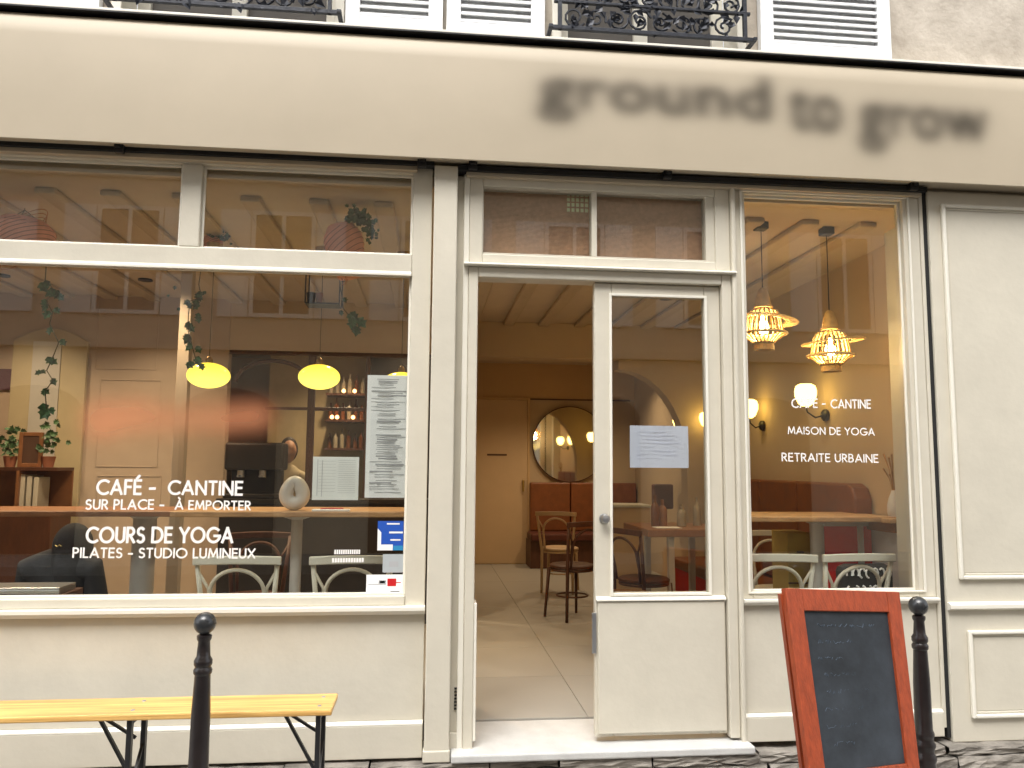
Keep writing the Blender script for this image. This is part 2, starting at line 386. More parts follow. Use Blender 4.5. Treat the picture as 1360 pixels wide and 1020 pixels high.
# shutters
def shutter(x0, x1, label=None):
    f = MB(); z0, z1 = WZ0 + .03, 5.72; y0, y1 = -.035, .012
    f.ring(x0, x1, z0, z1, .075, .075, .1, .085, y0, y1); f.box(x0 + .075, x1 - .075, y0 + .001, y1, 4.6, 4.68)
    f.box(x0 + .075, x1 - .075, .004, .012, z0 + .085, z1 - .1)
    s = obj('shutter', f, WHITE, B, bevel=.003, label=label)
    s0 = None; z = z0 + .085 + .004
    while z < z1 - .12:
        if s0 is None:
            m = MB(); n = 0; w_ = x1 - x0 - .15
            m.prism([(-.030, .002), (-.030, .012), (-.004, .036), (.002, .036), (.002, .026), (-.022, .002)], 'x', x0 + .0755, x1 - .0755)
            s0 = obj('slat', m, WHITE, s); s0.location.z = z; o = s0
        elif not (4.56 < z < 4.69):
            o = s0.copy(); col.objects.link(o); o.location.z = z
        z += .041
    return s
shutter(P(460, 15), P(588, 20)); shutter(P(593, 20), P(722, 25)); shutter(P(1005, 40), P(1176, 50))
shutter(P(4, 4), P(138, 4))
# wrought balconies
def spiral(cx, cz, r, a0, turns, sgn=1, n=18):
    return [(cx + r * (1 - .85 * t / n) * math.cos(a0 + sgn * turns * 2 * math.pi * t / n), cz + r * (1 - .85 * t / n) * math.sin(a0 + sgn * turns * 2 * math.pi * t / n)) for t in range(n + 1)]
def balcony(x0, x1, zb):
    t = MB(); t.box(x0, x1, -.125, -.105, zb, zb + .022); t.box(x0 + .03, x1 - .03, -.125, -.105, zb + .15, zb + .165); t.box(x0 + .03, x1 - .03, -.125, -.105, zb + .86, zb + .9)
    t.box(x0, x0 + .0219, -.14, -.02, zb + .002, zb + .018); t.box(x1 - .0219, x1, -.14, -.02, zb + .002, zb + .018)
    t.box(x0 + .05, x0 + .07, -.127, -.103, zb, zb + .9); t.box(x1 - .07, x1 - .05, -.127, -.103, zb, zb + .9)
    rail = obj('balcony_railing', t, IRON, B, bevel=.002)
    sw = MB(); n = 0; rnd = random.Random(int(x0 * 100) + 5)
    xs = x0 + .1; W_ = x1 - x0 - .2
    for row in range(7):
        zc = zb + .075 + row * .125; k = int(W_ / .105)
        for i in range(k):
            cx = x0 + .1 + (i + .5) * W_ / k + (.02 if row % 2 else -.02); s = 1 if (i + row) % 2 else -1
            r = .062 * rnd.uniform(.85, 1.15)
            y = -.115 + rnd.uniform(-.004, .004)
            sw.tube([(p, y, q) for p, q in spiral(cx, zc, r, rnd.uniform(0, 6.28), 1.6, s)], .0065, 5)
            for _ in range(6):      # cast leaves
                a = rnd.uniform(0, 6.28); l = rnd.uniform(.035, .065); bx, bz = cx + rnd.uniform(-.05, .05), zc + rnd.uniform(-.05, .05)
                ux, uz = math.cos(a), math.sin(a); wv = l * .38
                b0 = len(sw.v); dy = -.012 - rnd.random() * .008
                sw.v += [(bx, y, bz), (bx + ux * l * .5 - uz * wv, y + dy, bz + uz * l * .5 + ux * wv), (bx + ux * l, y, bz + uz * l), (bx + ux * l * .5 + uz * wv, y + dy, bz + uz * l * .5 - ux * wv), (bx + ux * l * .5, y - .002, bz + uz * l * .5)]
                sw.f += [(b0, b0 + 1, b0 + 4), (b0 + 1, b0 + 2, b0 + 4), (b0 + 2, b0 + 3, b0 + 4), (b0 + 3, b0, b0 + 4)]
    obj('scrollwork', sw, IRON, rail)
balcony(P(726, 30) - .01, P(990, 45), 3.63); balcony(P(150, 5), P(458, 12), 3.63)
# fascia: a shallow projecting board with a rounded top and a soffit
FY = -.145
fz0, fz1 = 2.885, 3.545
pr = [(.02, fz0 + .02), (FY + .012, fz0 + .02), (FY + .006, fz0), (FY, fz0 + .004)]
pr += [(FY + .0001 - .007 * math.sin(math.pi * t / 8), fz0 + .01 + (fz1 - fz0 - .06) * t / 8) for t in range(1, 8)]
pr += [(FY, fz1 - .05), (FY + .03, fz1 - .012), (.02, fz1)]
m = MB(); m.prism(pr, 'x', XL0 - 1.5, XR0 + 1.5); obj('fascia_board', m, PAINT_F, B, smooth='auto')
m = MB(); m.box(XL0 - 1.5, XR0 + 1.5, FY - .012, .019, fz1 + .0, fz1 + .007); obj('flashing', m, BLACKM, B)
m = MB(); m.box(XL0 - 1.5, XR0 + 1.5, FY - .009, .019, fz1 + .0075, fz1 + .022); obj('fascia_ledge', m, PAINT_LIT, B, bevel=.003)
# head board under the fascia soffit with the black awning channel
m = MB(); m.box(XL0, XR0, .02, .10, HEAD - .05, fz0 + .12); obj('head_board', m, PAINT, B, bevel=.003)
m = MB(); m.box(XL0, poL - .001, -.055, .019, 2.885, 2.908); m.box(poR + .001, 2.70, -.055, .019, 2.868, 2.894); obj('awning_channel', m, RUBBER, B)
m = MB(); m.box(XL0, wR + .02, -.035, .019, 2.862, 2.8845); m.box(poR + .045, 2.68, -.035, .019, 2.846, 2.8675); obj('awning_rail', m, PAINT_F, B, bevel=.002)
for px in (157, 560, 628, 886, 1212):
    m = MB(); p = at(px, 225, -.07); h = .03; m.box(p.x - .022, p.x + .022, -.085, -.0555, 2.865, 2.925); m.box(p.x - .014, p.x + .014, -.10, -.0855, 2.885, 2.915)
    obj('awning_bracket', m, BLACKM, B, bevel=.003)

def moulding(mb, x0, x1, z0, z1, y, w=.018, d=.012):
    mb.ring(x0, x1, z0, z1, w, w, w, w, y - d, y)

# left shop window -------------------------------------------------
LW = bpy.data.objects.new('shop_window', None); col.objects.link(LW); LW.parent = B; ORG[LW.name] = Vector((0, 0, 0)); LW['label'] = 'large left shop window with a transom bar'
LX = -3.35
f = MB()
f.box(LX - .1, LX, 0, .08, GB - .04, 2.88); f.box(wR, poL - .008, 0, .08, GB - .10, 2.93)
f.box(LX, wR, 0, .08, 2.856, 2.93); f.box(LX, wR, -.002, .08, TB, TT)
f.box(LX - .1, wR, -.010, .10, GB - .045, GB)
obj('frame', f, PAINT, LW, bevel=.005)
f = MB(); f.box(mulL, mulR, .001, .08, TT, 2.856); obj('mullion', f, PAINT, LW, bevel=.006)
f = MB(); f.prism([(-.045, GB - .045), (-.045, GB - .065), (-.03, GB - .085), (0, GB - .085), (0.02, GB - .046)], 'x', LX - .1, poL - .006); obj('sill', f, PAINT_LIT, LW, bevel=.004)
f = MB(); f.prism([(-.012, TB - .012), (-.012, TB), (-.003, TB + .012), (.01, TB + .012), (.01, TB - .012)], 'x', LX, wR - .001); obj('drip_moulding', f, PAINT_LIT, LW, bevel=.002)
for a, b, c, d in ((LX, mulL, TT, 2.856), (mulR, wR, TT, 2.856), (LX, wR, GB, TB)):
    g = MB(); g.box(a, b, .042, .048, c, d); obj('pane', g, GLASS, LW)
    bd = MB(); bd.ring(a, b, c, d, .012, .012, .012, .012, .030, .0415); obj('glazing_bead', bd, PAINT_LIT, LW, bevel=.002)
# dado beneath
m = MB(); m.box(LX - .1, poL - .008, .004, .09, .125, GB - .086); obj('dado_panel', m, PAINT, B, bevel=.003)
m = MB(); m.box(LX - .1, poL - .008, -.020, .09, -.045, .108); obj('kick_board', m, PAINT, B, bevel=.004)
m = MB(); m.prism([(-.020, .1085), (-.020, .114), (.003, .1245), (.05, .1245), (.05, .1085)], 'x', LX - .1, poL - .008); obj('kick_moulding', m, PAINT_LIT, B)
# posts
m = MB(); m.box(poL, poR, -.06, .09, -.055, HEAD - .045); m.box(poL - .006, poR + .004, -.066, .09, -.055, .0); obj('post', m, PAINT, B, bevel=.006)
m = MB(); m.box(XL0 - 1.2, LX - .101, -.05, .09, -.055, HEAD - .045); obj('post', m, PAINT, B, bevel=.006)
# recessed strip between post and door frame, with a small vent
m = MB(); m.box(poR + .001, opL - .05, .02, .09, .06, 2.86); obj('infill_panel', m, PAINT, B)
m = MB(); m.box(poR + .001, opL - .05, .000, .09, -.04, .059); obj('infill_base', m, PAINT, B, bevel=.004)
vt = MB(); vx = at(606, 915, .02).x
for i in range(7): vt.box(vx - .010, vx + .010, .012, .0195, .165 + i * .016, .172 + i * .016)
obj('vent_grille', vt, BLACKM, B)
# door frame
DF = MB(); DF.box(opL - .049, opL, -.012, .11, -.04, OT + .055); DF.box(dR + .002, dR + .055, -.012, .11, .0, OT + .055); DF.box(opL, dR + .002, -.012, .11, OT, OT + .055)
obj('door_frame', DF, PAINT, B, bevel=.006)
# transom light above the door
TW = bpy.data.objects.new('transom_window', None); col.objects.link(TW); TW.parent = B; ORG[TW.name] = Vector((0, 0, 0))
tz0, tz1 = at(642, 336, .02).z, at(642, 250, .02).z
pa, pb, pc, pd = at(642, 290, .02).x, at(785, 295, .02).x, at(792, 297, .02).x, at(936, 300, .02).x
f = MB(); f.ring(opL - .049, dR + .055, OT + .075, 2.865, .069, .080, .06, .05, -.004, .08); obj('frame', f, PAINT, TW, bevel=.005)
f = MB(); f.ring(opL + .0205, dR - .0255, OT + .1255, 2.8045, pa - opL - .0205, dR - .0255 - pd, 2.8045 - tz1, tz0 - OT - .1255, .006, .07); f.box(pb, pc, .006, .07, tz0, tz1); obj('sash', f, PAINT, TW, bevel=.004)
f = MB(); f.prism([(-.045, OT + .058), (-.045, OT + .066), (-.02, OT + .0745), (.05, OT + .0745), (.05, OT + .0555), (-.03, OT + .0555)], 'x', opL - .075, dR + .075); obj('ledge', f, PAINT_LIT, TW, bevel=.002)
for a, b in ((pa, pb), (pc, pd)):
    g = MB(); g.box(a, b, .036, .042, tz0, tz1); obj('pane', g, GLASS, TW)
# sub-frames either side of the transom
f = MB(); f.box(opL - .078, opL - .0495, -.004, .08, -.03, 2.865); obj('stile', f, PAINT_LIT, B, bevel=.004)
# right-hand door leaf (closed), left-hand leaf folded back inside
def leaf(name, x0, x1, gx0, gx1, zg0, zg1, y0, y1, label):
    D = bpy.data.objects.new(name, None); col.objects.link(D); D.parent = B; ORG[D.name] = Vector((0, 0, 0)); D['label'] = label
    f = MB(); f.box(x0, gx0, y0, y1, .015, OT - .004); f.box(gx1, x1, y0, y1, .015, OT - .004); f.box(gx0, gx1, y0, y1, zg1, OT - .004); f.box(gx0, gx1, y0, y1, .015, zg0)
    obj('leaf_frame', f, PAINT, D, bevel=.006)
    f = MB(); f.box(x0 + .012, x1 - .008, y0 - .014, y0 - .001, .03, zg0 - .04); obj('kick_panel', f, PAINT, D, bevel=.006)
    f = MB(); f.prism([(y0 - .022, zg0 - .036), (y0 - .022, zg0 - .03), (y0 - .004, zg0 - .016), (y0 - .0005, zg0 - .016), (y0 - .0005, zg0 - .036)], 'x', x0 + .004, x1 - .004); obj('rail_moulding', f, PAINT_LIT, D)
    f = MB(); f.ring(gx0 - .014, gx1 + .014, zg0 - .014, zg1 + .014, .014, .014, .014, .014, y0 - .010, y0 - .0005); obj('glazing_bead', f, PAINT_LIT, D, bevel=.002)
    g = MB(); g.box(gx0, gx1, y0 + .018, y0 + .024, zg0, zg1); obj('pane', g, GLASS, D)
    return D
GZ1 = at(875, 395, .02).z
DL_ = leaf('door_leaf', dL, dR, gL, gR, .714, GZ1, .02, .065, 'closed right door leaf with tall glass pane above a plain panel')
kp = at(804, 689, -.02); m = MB(); tl = Matrix.Rotation(R(90), 3, 'X'); m.lathe([(.001, .0), (.024, .0), (.024, .006), (.010, .010), (.009, .022), (.020, .030), (.024, .040), (.018, .052), (.001, .056)], (kp.x, .0195, kp.z), 20, tl); obj('knob', m, STEEL, DL_, smooth='auto')
m = MB(); m.box(dL - .018, dL + .004, .008, .019, .62 - .2, .62); obj('lock_plate', m, STEEL, DL_, bevel=.003)
DO = bpy.data.objects.new('door_leaf', None); col.objects.link(DO); DO.parent = B; ORG[DO.name] = Vector((0, 0, 0)); DO['label'] = 'left door leaf folded back into the room, seen edge on'
f = MB(); f.box(opL - .050, opL - .004, .115, .19, .02, OT - .01); f.box(opL - .050, opL - .004, .64, .72, .02, OT - .01); f.box(opL - .050, opL - .004, .19, .64, OT - .1, OT - .01); f.box(opL - .050, opL - .004, .19, .64, .02, .69)
obj('leaf_frame', f, PAINT, DO, bevel=.005); g = MB(); g.box(opL - .030, opL - .024, .19, .64, .69, OT - .1); obj('pane', g, GLASS, DO)
m = MB(); m.box(opL, opL + .014, -.006, .10, .02, .675); obj('weather_strip', m, PAINT_LIT, B, bevel=.003)
# threshold stone
m = MB(); m.box(.135, 1.63, -.10, .40, -.05, -.012); obj('threshold', m, THRESH, B, bevel=.008)
# post between door and right window
m = MB(); m.box(dR + .056, rwL - .062, -.030, .09, -.03, 2.868); obj('post', m, PAINT, B, bevel=.008)
# right shop window ---------------------------------------------------
RW = bpy.data.objects.new('shop_window', None); col.objects.link(RW); RW.parent = B; ORG[RW.name] = Vector((0, 0, 0)); RW['label'] = 'tall right shop window beside the door'
RXE = 2.68
f = MB(); f.box(rwL - .061, rwL, 0, .08, GB - .03, 2.868); f.box(rwR, RXE, 0, .08, GB - .03, 2.868); f.box(rwL, rwR, 0, .08, RT, 2.868); f.box(rwL, rwR, -.002, .08, GB - .03, GB)
obj('frame', f, PAINT, RW, bevel=.005)
f = MB(); f.ring(rwL - .03, rwR + .035, GB - .005, RT + .02, .012, .012, .012, .010, -.012, -.0005); obj('frame_moulding', f, PAINT_LIT, RW, bevel=.003)
f = MB(); f.prism([(-.035, GB - .031), (-.035, GB - .045), (-.02, GB - .062), (.0, GB - .062), (.02, GB - .031)], 'x', rwL - .061, RXE); obj('sill', f, PAINT_LIT, RW, bevel=.003)
g = MB(); g.box(rwL, rwR, .042, .048, GB, RT); obj('pane', g, GLASS, RW)
bd = MB(); bd.ring(rwL, rwR, GB, RT, .012, .012, .012, .012, .030, .0415); obj('glazing_bead', bd, PAINT_LIT, RW, bevel=.002)
m = MB(); m.box(rwL - .061, RXE, .004, .09, .115, GB - .063); obj('dado_panel', m, PAINT, B, bevel=.003)
m = MB(); m.box(rwL - .061, RXE, -.016, .09, -.02, .098); obj('kick_board', m, PAINT, B, bevel=.004)
m = MB(); m.prism([(-.016, .0985), (-.016, .104), (.003, .1145), (.05, .1145), (.05, .0985)], 'x', rwL - .061, RXE); obj('kick_moulding', m, PAINT_LIT, B)
# black gap and right-hand panelled pilaster
gx = at(1224, 260, 0).x
m = MB(); m.box(RXE + .001, gx - .001, -.004, .05, .02, 2.868); obj('gap_stile', m, PAINT, B, bevel=.003)
m = MB(); m.box(gx, gx + .020, -.004, .05, -.03, 2.884); obj('black_channel', m, RUBBER, B)
px0 = gx + .0205; px1 = 3.75
m = MB(); m.box(px0, px1, -.02, .09, -.05, 2.884); obj('pilaster', m, PAINT, B, bevel=.006)
def rpanel(x0, x1, z0, z1, y=-.02):
    f = MB(); f.ring(x0, x1, z0, z1, .02, .02, .02, .02, y - .022, y - .0003); o = obj('panel_moulding', f, PAINT_LIT, B, bevel=.006)
    f = MB(); f.ring(x0 + .0205, x1 - .0205, z0 + .0205, z1 - .0205, .012, .012, .012, .012, y - .010, y - .0003); obj('panel_moulding', f, PAINT, B, bevel=.004)
    f = MB(); f.box(x0 + .0335, x1 - .0335, y - .006, y - .0002, z0 + .0335, z1 - .0335); obj('raised_panel', f, PAINT, B, bevel=.004)
pl, ptop, pbot = at(1249, 270, -.04), at(1249, 270, -.04).z, at(1280, 770, -.04).z
rpanel(pl.x + .008, 3.52, pbot, ptop); rpanel(pl.x + .04, 3.52, at(1290, 955, -.04).z, at(1290, 838, -.04).z)
zr = at(1300, 806, -.04).z
m = MB(); m.prism([(-.0505, zr - .008), (-.0505, zr + .012), (-.035, zr + .022), (-.0202, zr + .024), (-.0202, zr - .02), (-.03, zr - .018)], 'x', px0, px1 + .01); obj('dado_rail', m, PAINT_LIT, B, bevel=.002)
m = MB(); m.box(px1 + .001, XR0 + 1.2, .02, .3, -.05, 2.884); obj('side_wall', m, STUCCO, B)
# rough stone footing, block by block
rnd = random.Random(3); x = -3.9; first = True
def rough_block(x0, x1, y0, z0, z1):
    mb = MB(); n = max(3, int((x1 - x0) / .05)); rows = 4; b0 = len(mb.v)
    for r in range(rows + 1):
        for i in range(n + 1):
            e = 0 if r in (0, rows) else 1
            mb.v.append((x0 + (x1 - x0) * i / n, y0 - e * .004 + rnd.uniform(-.009, .009), z0 + (z1 - z0) * r / rows + rnd.uniform(-.004, .003)))
    for r in range(rows):
        for i in range(n): a = b0 + r * (n + 1) + i; mb.f.append((a, a + 1, a + n + 2, a + n + 1))
    t0 = b0 + rows * (n + 1)
    k = len(mb.v)
    for i in range(n + 1): mb.v.append((x0 + (x1 - x0) * i / n, .3, z1))
    for i in range(n): mb.f.append((t0 + i, t0 + i + 1, k + i + 1, k + i))
    return mb
FT = []
while x < 5:
    L = rnd.uniform(.28, .6); inside = x + L > .13 and x < 1.62
    top = -.052 if x > .13 else -.06
    zt = top + rnd.uniform(-.004, .004)
    zm = -.098 + rnd.uniform(-.008, .008)
    obj('footing_stone', rough_block(x + .004, x + L - .004, -.075 + rnd.uniform(-.012, .012), zm + .003, zt), STONE, B, smooth=False)
    obj('footing_stone', rough_block(x + .05, x + L + .04, -.085 + rnd.uniform(-.012, .012), ZP - .02, zm - .003), STONE, B)
    x += L
# decorations printed on the building: the softened sign on the fascia
def raster_text(text, x0, x1, z0, z1, nx, nz, blur, spacing=1.0, bold=.02):
    cu = bpy.data.curves.new('tmp_text', 'FONT'); cu.body = text; cu.size = 1; cu.offset = bold; cu.space_character = spacing; cu.fill_mode = 'FRONT'
    o = bpy.data.objects.new('tmp_text', cu); col.objects.link(o); dg = bpy.context.evaluated_depsgraph_get(); dg.update()
    me = o.evaluated_get(dg).to_mesh(); vs = np.array([v.co[:2] for v in me.vertices]); me.calc_loop_triangles(); tr = np.array([t.vertices[:] for t in me.loop_triangles])
    mn, mx = vs.min(0), vs.max(0); vs = (vs - mn) / (mx - mn)
    img = np.zeros((nz, nx)); vs = vs * [nx - 1, nz - 1]
    bx0, bz0 = 0, 0
    for t in tr:
        a, b, c = vs[t]; lo = np.floor(np.minimum(np.minimum(a, b), c)).astype(int); hi = np.ceil(np.maximum(np.maximum(a, b), c)).astype(int)
        lo = np.maximum(lo, 0); hi = np.minimum(hi, [nx - 1, nz - 1]); X, Z = np.meshgrid(np.arange(lo[0], hi[0] + 1), np.arange(lo[1], hi[1] + 1))
        e = lambda p, q: (q[0] - p[0]) * (Z - p[1]) - (q[1] - p[1]) * (X - p[0])
        s1, s2, s3 = e(a, b), e(b, c), e(c, a); ins = ((s1 >= 0) & (s2 >= 0) & (s3 >= 0)) | ((s1 <= 0) & (s2 <= 0) & (s3 <= 0))
        img[lo[1]:hi[1] + 1, lo[0]:hi[0] + 1][ins] = 1
    o.evaluated_get(dg).to_mesh_clear(); bpy.data.objects.remove(o); bpy.data.curves.remove(cu)
    return img
def gblur(img, s):
    k = np.exp(-np.arange(-int(3 * s), int(3 * s) + 1) ** 2 / (2 * s * s)); k /= k.sum()
    img = np.apply_along_axis(lambda r: np.convolve(r, k, 'same'), 1, img); return np.apply_along_axis(lambda r: np.convolve(r, k, 'same'), 0, img)
def alpha_sheet(name, img, corner, mt, parent, label=None):
    """img rows run upward; corner(u, v) gives the point of the surface"""
    nz, nx = img.shape; mb = MB()
    mb.v = [tuple(corner(i / (nx - 1), j / (nz - 1))) for j in range(nz) for i in range(nx)]
    mb.f = [(j * nx + i, j * nx + i + 1, (j + 1) * nx + i + 1, (j + 1) * nx + i) for j in range(nz - 1) for i in range(nx - 1)]
    o = obj(name, mb, mt, parent, label=label, smooth=True); a = o.data.attributes.new('a', 'FLOAT', 'POINT'); a.data.foreach_set('value', np.clip(img, 0, 1).astype(np.float32).ravel()); return o
try:
    core = None; pad = 22; H_, W__ = 56, 300
    img = np.zeros((H_ + 2 * pad, W__ + 2 * pad))
    # three words at their own extents
    for txt, a, b, d0, d1 in (('ground', 0, 150, 11, 56), ('to', 163, 198, 14, 50), ('grow', 210, 300, 0, 40)):
        im = raster_text(txt, 0, 0, 0, 0, b - a, d1 - d0, 0, 1.05, .012); img[pad + d0:pad + d1, pad + a:pad + b] = im
    img = gblur(img, 4.4) * .68 + gblur(img, 9) * .25
    A0 = at(712 - 44, 190 + 40, FY - .02); A1 = at(1315 + 44, 190 + 40 + 14, FY - .02)
    zlo = at(712, 178, FY - .02).z - .145; 
    zt_ = at(712, 95, FY - .02).z + .135; dz = (zt_ - zlo) * 1.10
    def fc(u, v):
        z = zlo + dz * v; t = (z - fz0 - .01) / (fz1 - fz0 - .06)
        return Vector((A0.x + (A1.x - A0.x) * u, FY - .007 * math.sin(math.pi * min(max(t, 0), 1)) - .004, z))
    alpha_sheet('sign_lettering', img, fc, decal('faded_sign_paint', (.050, .045, .038)), B, 'soft dark lettering reading "ground to grow"')
except Exception as ex:
    print('sign failed', ex)
# ================================================================== LETTERING ON THE GLASS (sub-parts of the windows)
YG = .040
def lt(text, px0_, px1_, pyb0, pyb1, pyt, parent, th=.17):
    a, b = at(px0_, pyb0, YG), at(px1_, pyb1, YG); h = at(px0_, pyt, YG).z - a.z
    return lettering('lettering', text, a, b, h, VINYL, parent, YG, th)
lt('CAFÉ -', 129, 205, 656, 656, 638, LW, .19); lt('CANTINE', 224, 321, 656, 657, 639, LW, .19)
lt('SUR PLACE -', 114, 217, 676, 676, 664, LW, .19); lt('À EMPORTER', 233, 332, 676, 677, 665, LW, .19)
lt('COURS DE YOGA', 115, 308, 720, 720, 701, LW, .19)
lt('PILATES - STUDIO LUMINEUX', 97, 338, 740, 741, 728, LW, .19)
lt('CAFÉ -', 1052, 1096, 541, 541, 530, RW); lt('CANTINE', 1104, 1156, 541.5, 542, 531, RW)
lt('MAISON DE YOGA', 1047, 1161, 576, 578, 567, RW); lt('RETRAITE URBAINE', 1039, 1166, 612, 614, 602, RW)
# softened orange logo on the left window
nx, nz = 170, 60; X, Z = np.meshgrid(np.arange(nx), np.arange(nz)); im = np.zeros((nz, nx))
for cx, cz, rx, rz, a in ((34, 30, 14, 12, 1), (54, 33, 14, 11, .9), (74, 31, 12, 9, .75), (93, 32, 12, 9, .7), (112, 32, 12, 9, .85), (130, 34, 14, 8, 1)):
    im = np.maximum(im, a * (((X - cx) / rx) ** 2 + ((Z - cz) / rz) ** 2 < 1))
im = gblur(im, 6) * .74
L0, L1 = at(62, 620, YG - .002), at(410, 620, YG - .002); z1_ = at(230, 500, YG - .002).z
alpha_sheet('logo_print', im, lambda u, v: Vector((L0.x + (L1.x - L0.x) * u, YG - .002, L0.z + (z1_ - L0.z) * v)), decal('orange_logo_print', (.60, .24, .12)), LW, 'soft orange logo print across the glass')

# ================================================================== INTERIOR SHELL
CZ = 2.82; XW = 2.97; YB = 7.2
m = MB(); m.box(-5.0, 3.3, .41, 7.6, -.30, -.012); fl = struct('interior_floor', m, GROUT)
# big floor tiles
t0 = None
for iy in range(8):
    for ix in range(10):
        if t0 is None: m = MB(); m.box(.0015, .8435, .0015, .8435, -.02, -.004); t0 = obj('floor_tile', m, FLOOR, fl, bevel=.002); o = t0
        else: o = t0.copy(); col.objects.link(o)
        o.location = (-5.02 + ix * .845 + .0, .405 + iy * .845, 0)
m = MB(); m.box(XW, 3.3, .095, 7.6, -.05, 3.2); rwall = struct('right_interior_wall', m, IWALL)
m = MB(); m.box(-5, 3.3, YB, 7.6, -.05, 3.2); bwall = struct('back_interior_wall', m, IWALL)
m = MB(); m.box(.62 - 6, 2.969, YB - .006, YB - .0005, 2.32, CZ); struct('upper_back_wall_band', m, IWALL2)
m = MB(); m.box(-5, -4.7, .095, 7.2, -.05, 3.2); struct('left_interior_wall', m, IWALL)
m = MB(); m.box(-4.7, -1.78, 3.2, 3.32, -.02, CZ); lw_ = struct('left_back_interior_wall', m, mat('rose_tan_plaster', (.50, .39, .30), .85, var=.05))
m = MB(); m.box(.30, .42, 3.26, YB, -.02, CZ); struct('corridor_wall', m, IWALL)
m = MB(); m.box(-5, 3.3, .095, 7.6, CZ, 2.95); ceil = struct('ceiling', m, CEIL)
m = MB(); m.box(-5, 3.3, .101, .34, 2.86, 3.2); struct('ceiling_edge', m, CEIL)
b0_ = None; x = -4.6
while x < 2.9:
    if b0_ is None: m = MB(); m.box(-.055, .055, .345, 3.95, CZ - .035, CZ - .001); b0_ = obj('ceiling_beam', m, BEAM, ceil, bevel=.01); o = b0_
    else: o = b0_.copy(); col.objects.link(o)
    o.location.x = x + random.uniform(-.015, .015); x += .36
# cross beam with arch on its right
m = MB(); m.box(.30, 2.969, 3.96, 4.20, 2.46, CZ - .001); struct('cross_beam', m, IWALL)
ar = [(2.969, 0), (2.969, 2.459), (1.95, 2.459)]
ar += [(1.95 + .72 * math.sin(R(a)), 2.36 - .95 * (1 - math.cos(R(a)))) for a in range(0, 91, 9)] + [(2.67, 0)]
m = MB(); m.prism(ar, 'y', 3.98, 4.18); struct('arch_wall', m, IWALL, smooth=False)
# back door and its trims
bd = thing('interior_door', 'flush tan door in the back wall, seen through the open doorway', 'door', (1.0, YB - .02, 0))
m = MB(); m.box(.60, 1.40, YB - .030, YB - .0065, 0, 2.29); obj('door_panel', m, IDOOR, bd, bevel=.004)
m = MB(); m.box(.56, .597, YB - .035, YB - .0065, 0, 2.33); m.box(1.403, 1.44, YB - .035, YB - .0065, 0, 2.33); m.box(.597, 1.403, YB - .035, YB - .0065, 2.293, 2.33); obj('door_trim', m, IWALL2, bd, bevel=.004)
m = MB(); p = at(660, 604, YB - .03); m.box(p.x - .14, p.x + .14, YB - .036, YB - .0305, p.z - .012, p.z + .012); obj('door_plate', m, BOOKD, bd)
m = MB(); m.box(1.33, 1.36, YB - .07, YB - .0305, 1.0, 1.16); obj('handle', m, BRASS, bd, bevel=.004)
m = MB(); m.box(.42, 2.9, YB - .02, YB - .0065, 2.30, 2.32); obj('picture_rail', m, BOOKD, bwall)
# round mirror
mc = at(757, 590, YB - .05)
mi = thing('round_mirror', 'large round frameless mirror on the back wall above the banquette', 'mirror', mc)
m = MB(); tl = Matrix.Rotation(R(90), 3, 'X'); m.lathe([(.53, -.012), (.53, .012)], mc, 64, tl); obj('mirror_glass', m, MIRROR, mi, smooth='auto')
m = MB(); m.tube([(mc.x + .533 * math.cos(a * math.pi / 32), mc.y, mc.z + .533 * math.sin(a * math.pi / 32)) for a in range(64)], .010, 6, True); obj('rim', m, BOOKD, mi, smooth=True)

# ------------------------------------------------------------------ banquettes
def banquette(name, label, x0, x1, y0, y1, zt, face, seams, grp):
    t = thing(name, label, 'banquette', ((x0 + x1) / 2, (y0 + y1) / 2, 0), grp)
    if face == 'x':       # back against the right wall, seat towards -x
        for i in range(len(seams) - 1):
            a, b = seams[i] + .006, seams[i + 1] - .006
            m = MB(); r = .10
            poly = [(a, .46), (b, .46)] + ([(b, zt)] if i < len(seams) - 2 else [(b, zt)]) + ([(a + r, zt), (a + r * .35, zt - r * .3), (a, zt - r)] if i == 0 else [(a, zt)])
            m.prism(poly, 'x', x1 - .13, x1); obj('back_panel', m, LEATHER, t, bevel=.018)
        m = MB(); m.box(x0, x1 - .131, y0, y1, .36, .46); obj('seat', m, LEATHER, t, bevel=.02)
        m = MB(); m.box(x0 + .05, x1 - .02, y0 + .02, y1, 0, .359); obj('base', m, REDF, t)
    else:
        for i in range(len(seams) - 1):
            a, b = seams[i] + .006, seams[i + 1] - .006
            m = MB(); m.box(a, b, y1 - .13, y1, .46, zt); obj('back_panel', m, LEATHER, t, bevel=.018)
        m = MB(); m.box(x0, x1, y0, y1 - .131, .36, .46); obj('seat', m, DLEATHER, t, bevel=.02)
        m = MB(); m.box(x0, x1, y0 + .05, y1 - .02, 0, .359); obj('base', m, DWOOD, t)
    return t
zb_ = at(1100, 641, 1.4).z
banquette('banquette', 'tan leather banquette along the right wall behind the right window', 2.45, 2.965, 1.05, 3.9, zb_, 'x', (1.05, 1.9, 2.6, 3.3, 3.9), None)
zb2 = at(740, 641, YB - .2).z
banquette('banquette', 'dark tan banquette against the back wall below the round mirror', at(704, 700, YB - .5).x, 2.95, YB - .62, YB - .04, zb2, 'y', (at(704, 700, YB - .2).x, 2.0, 2.5, 2.95), None)
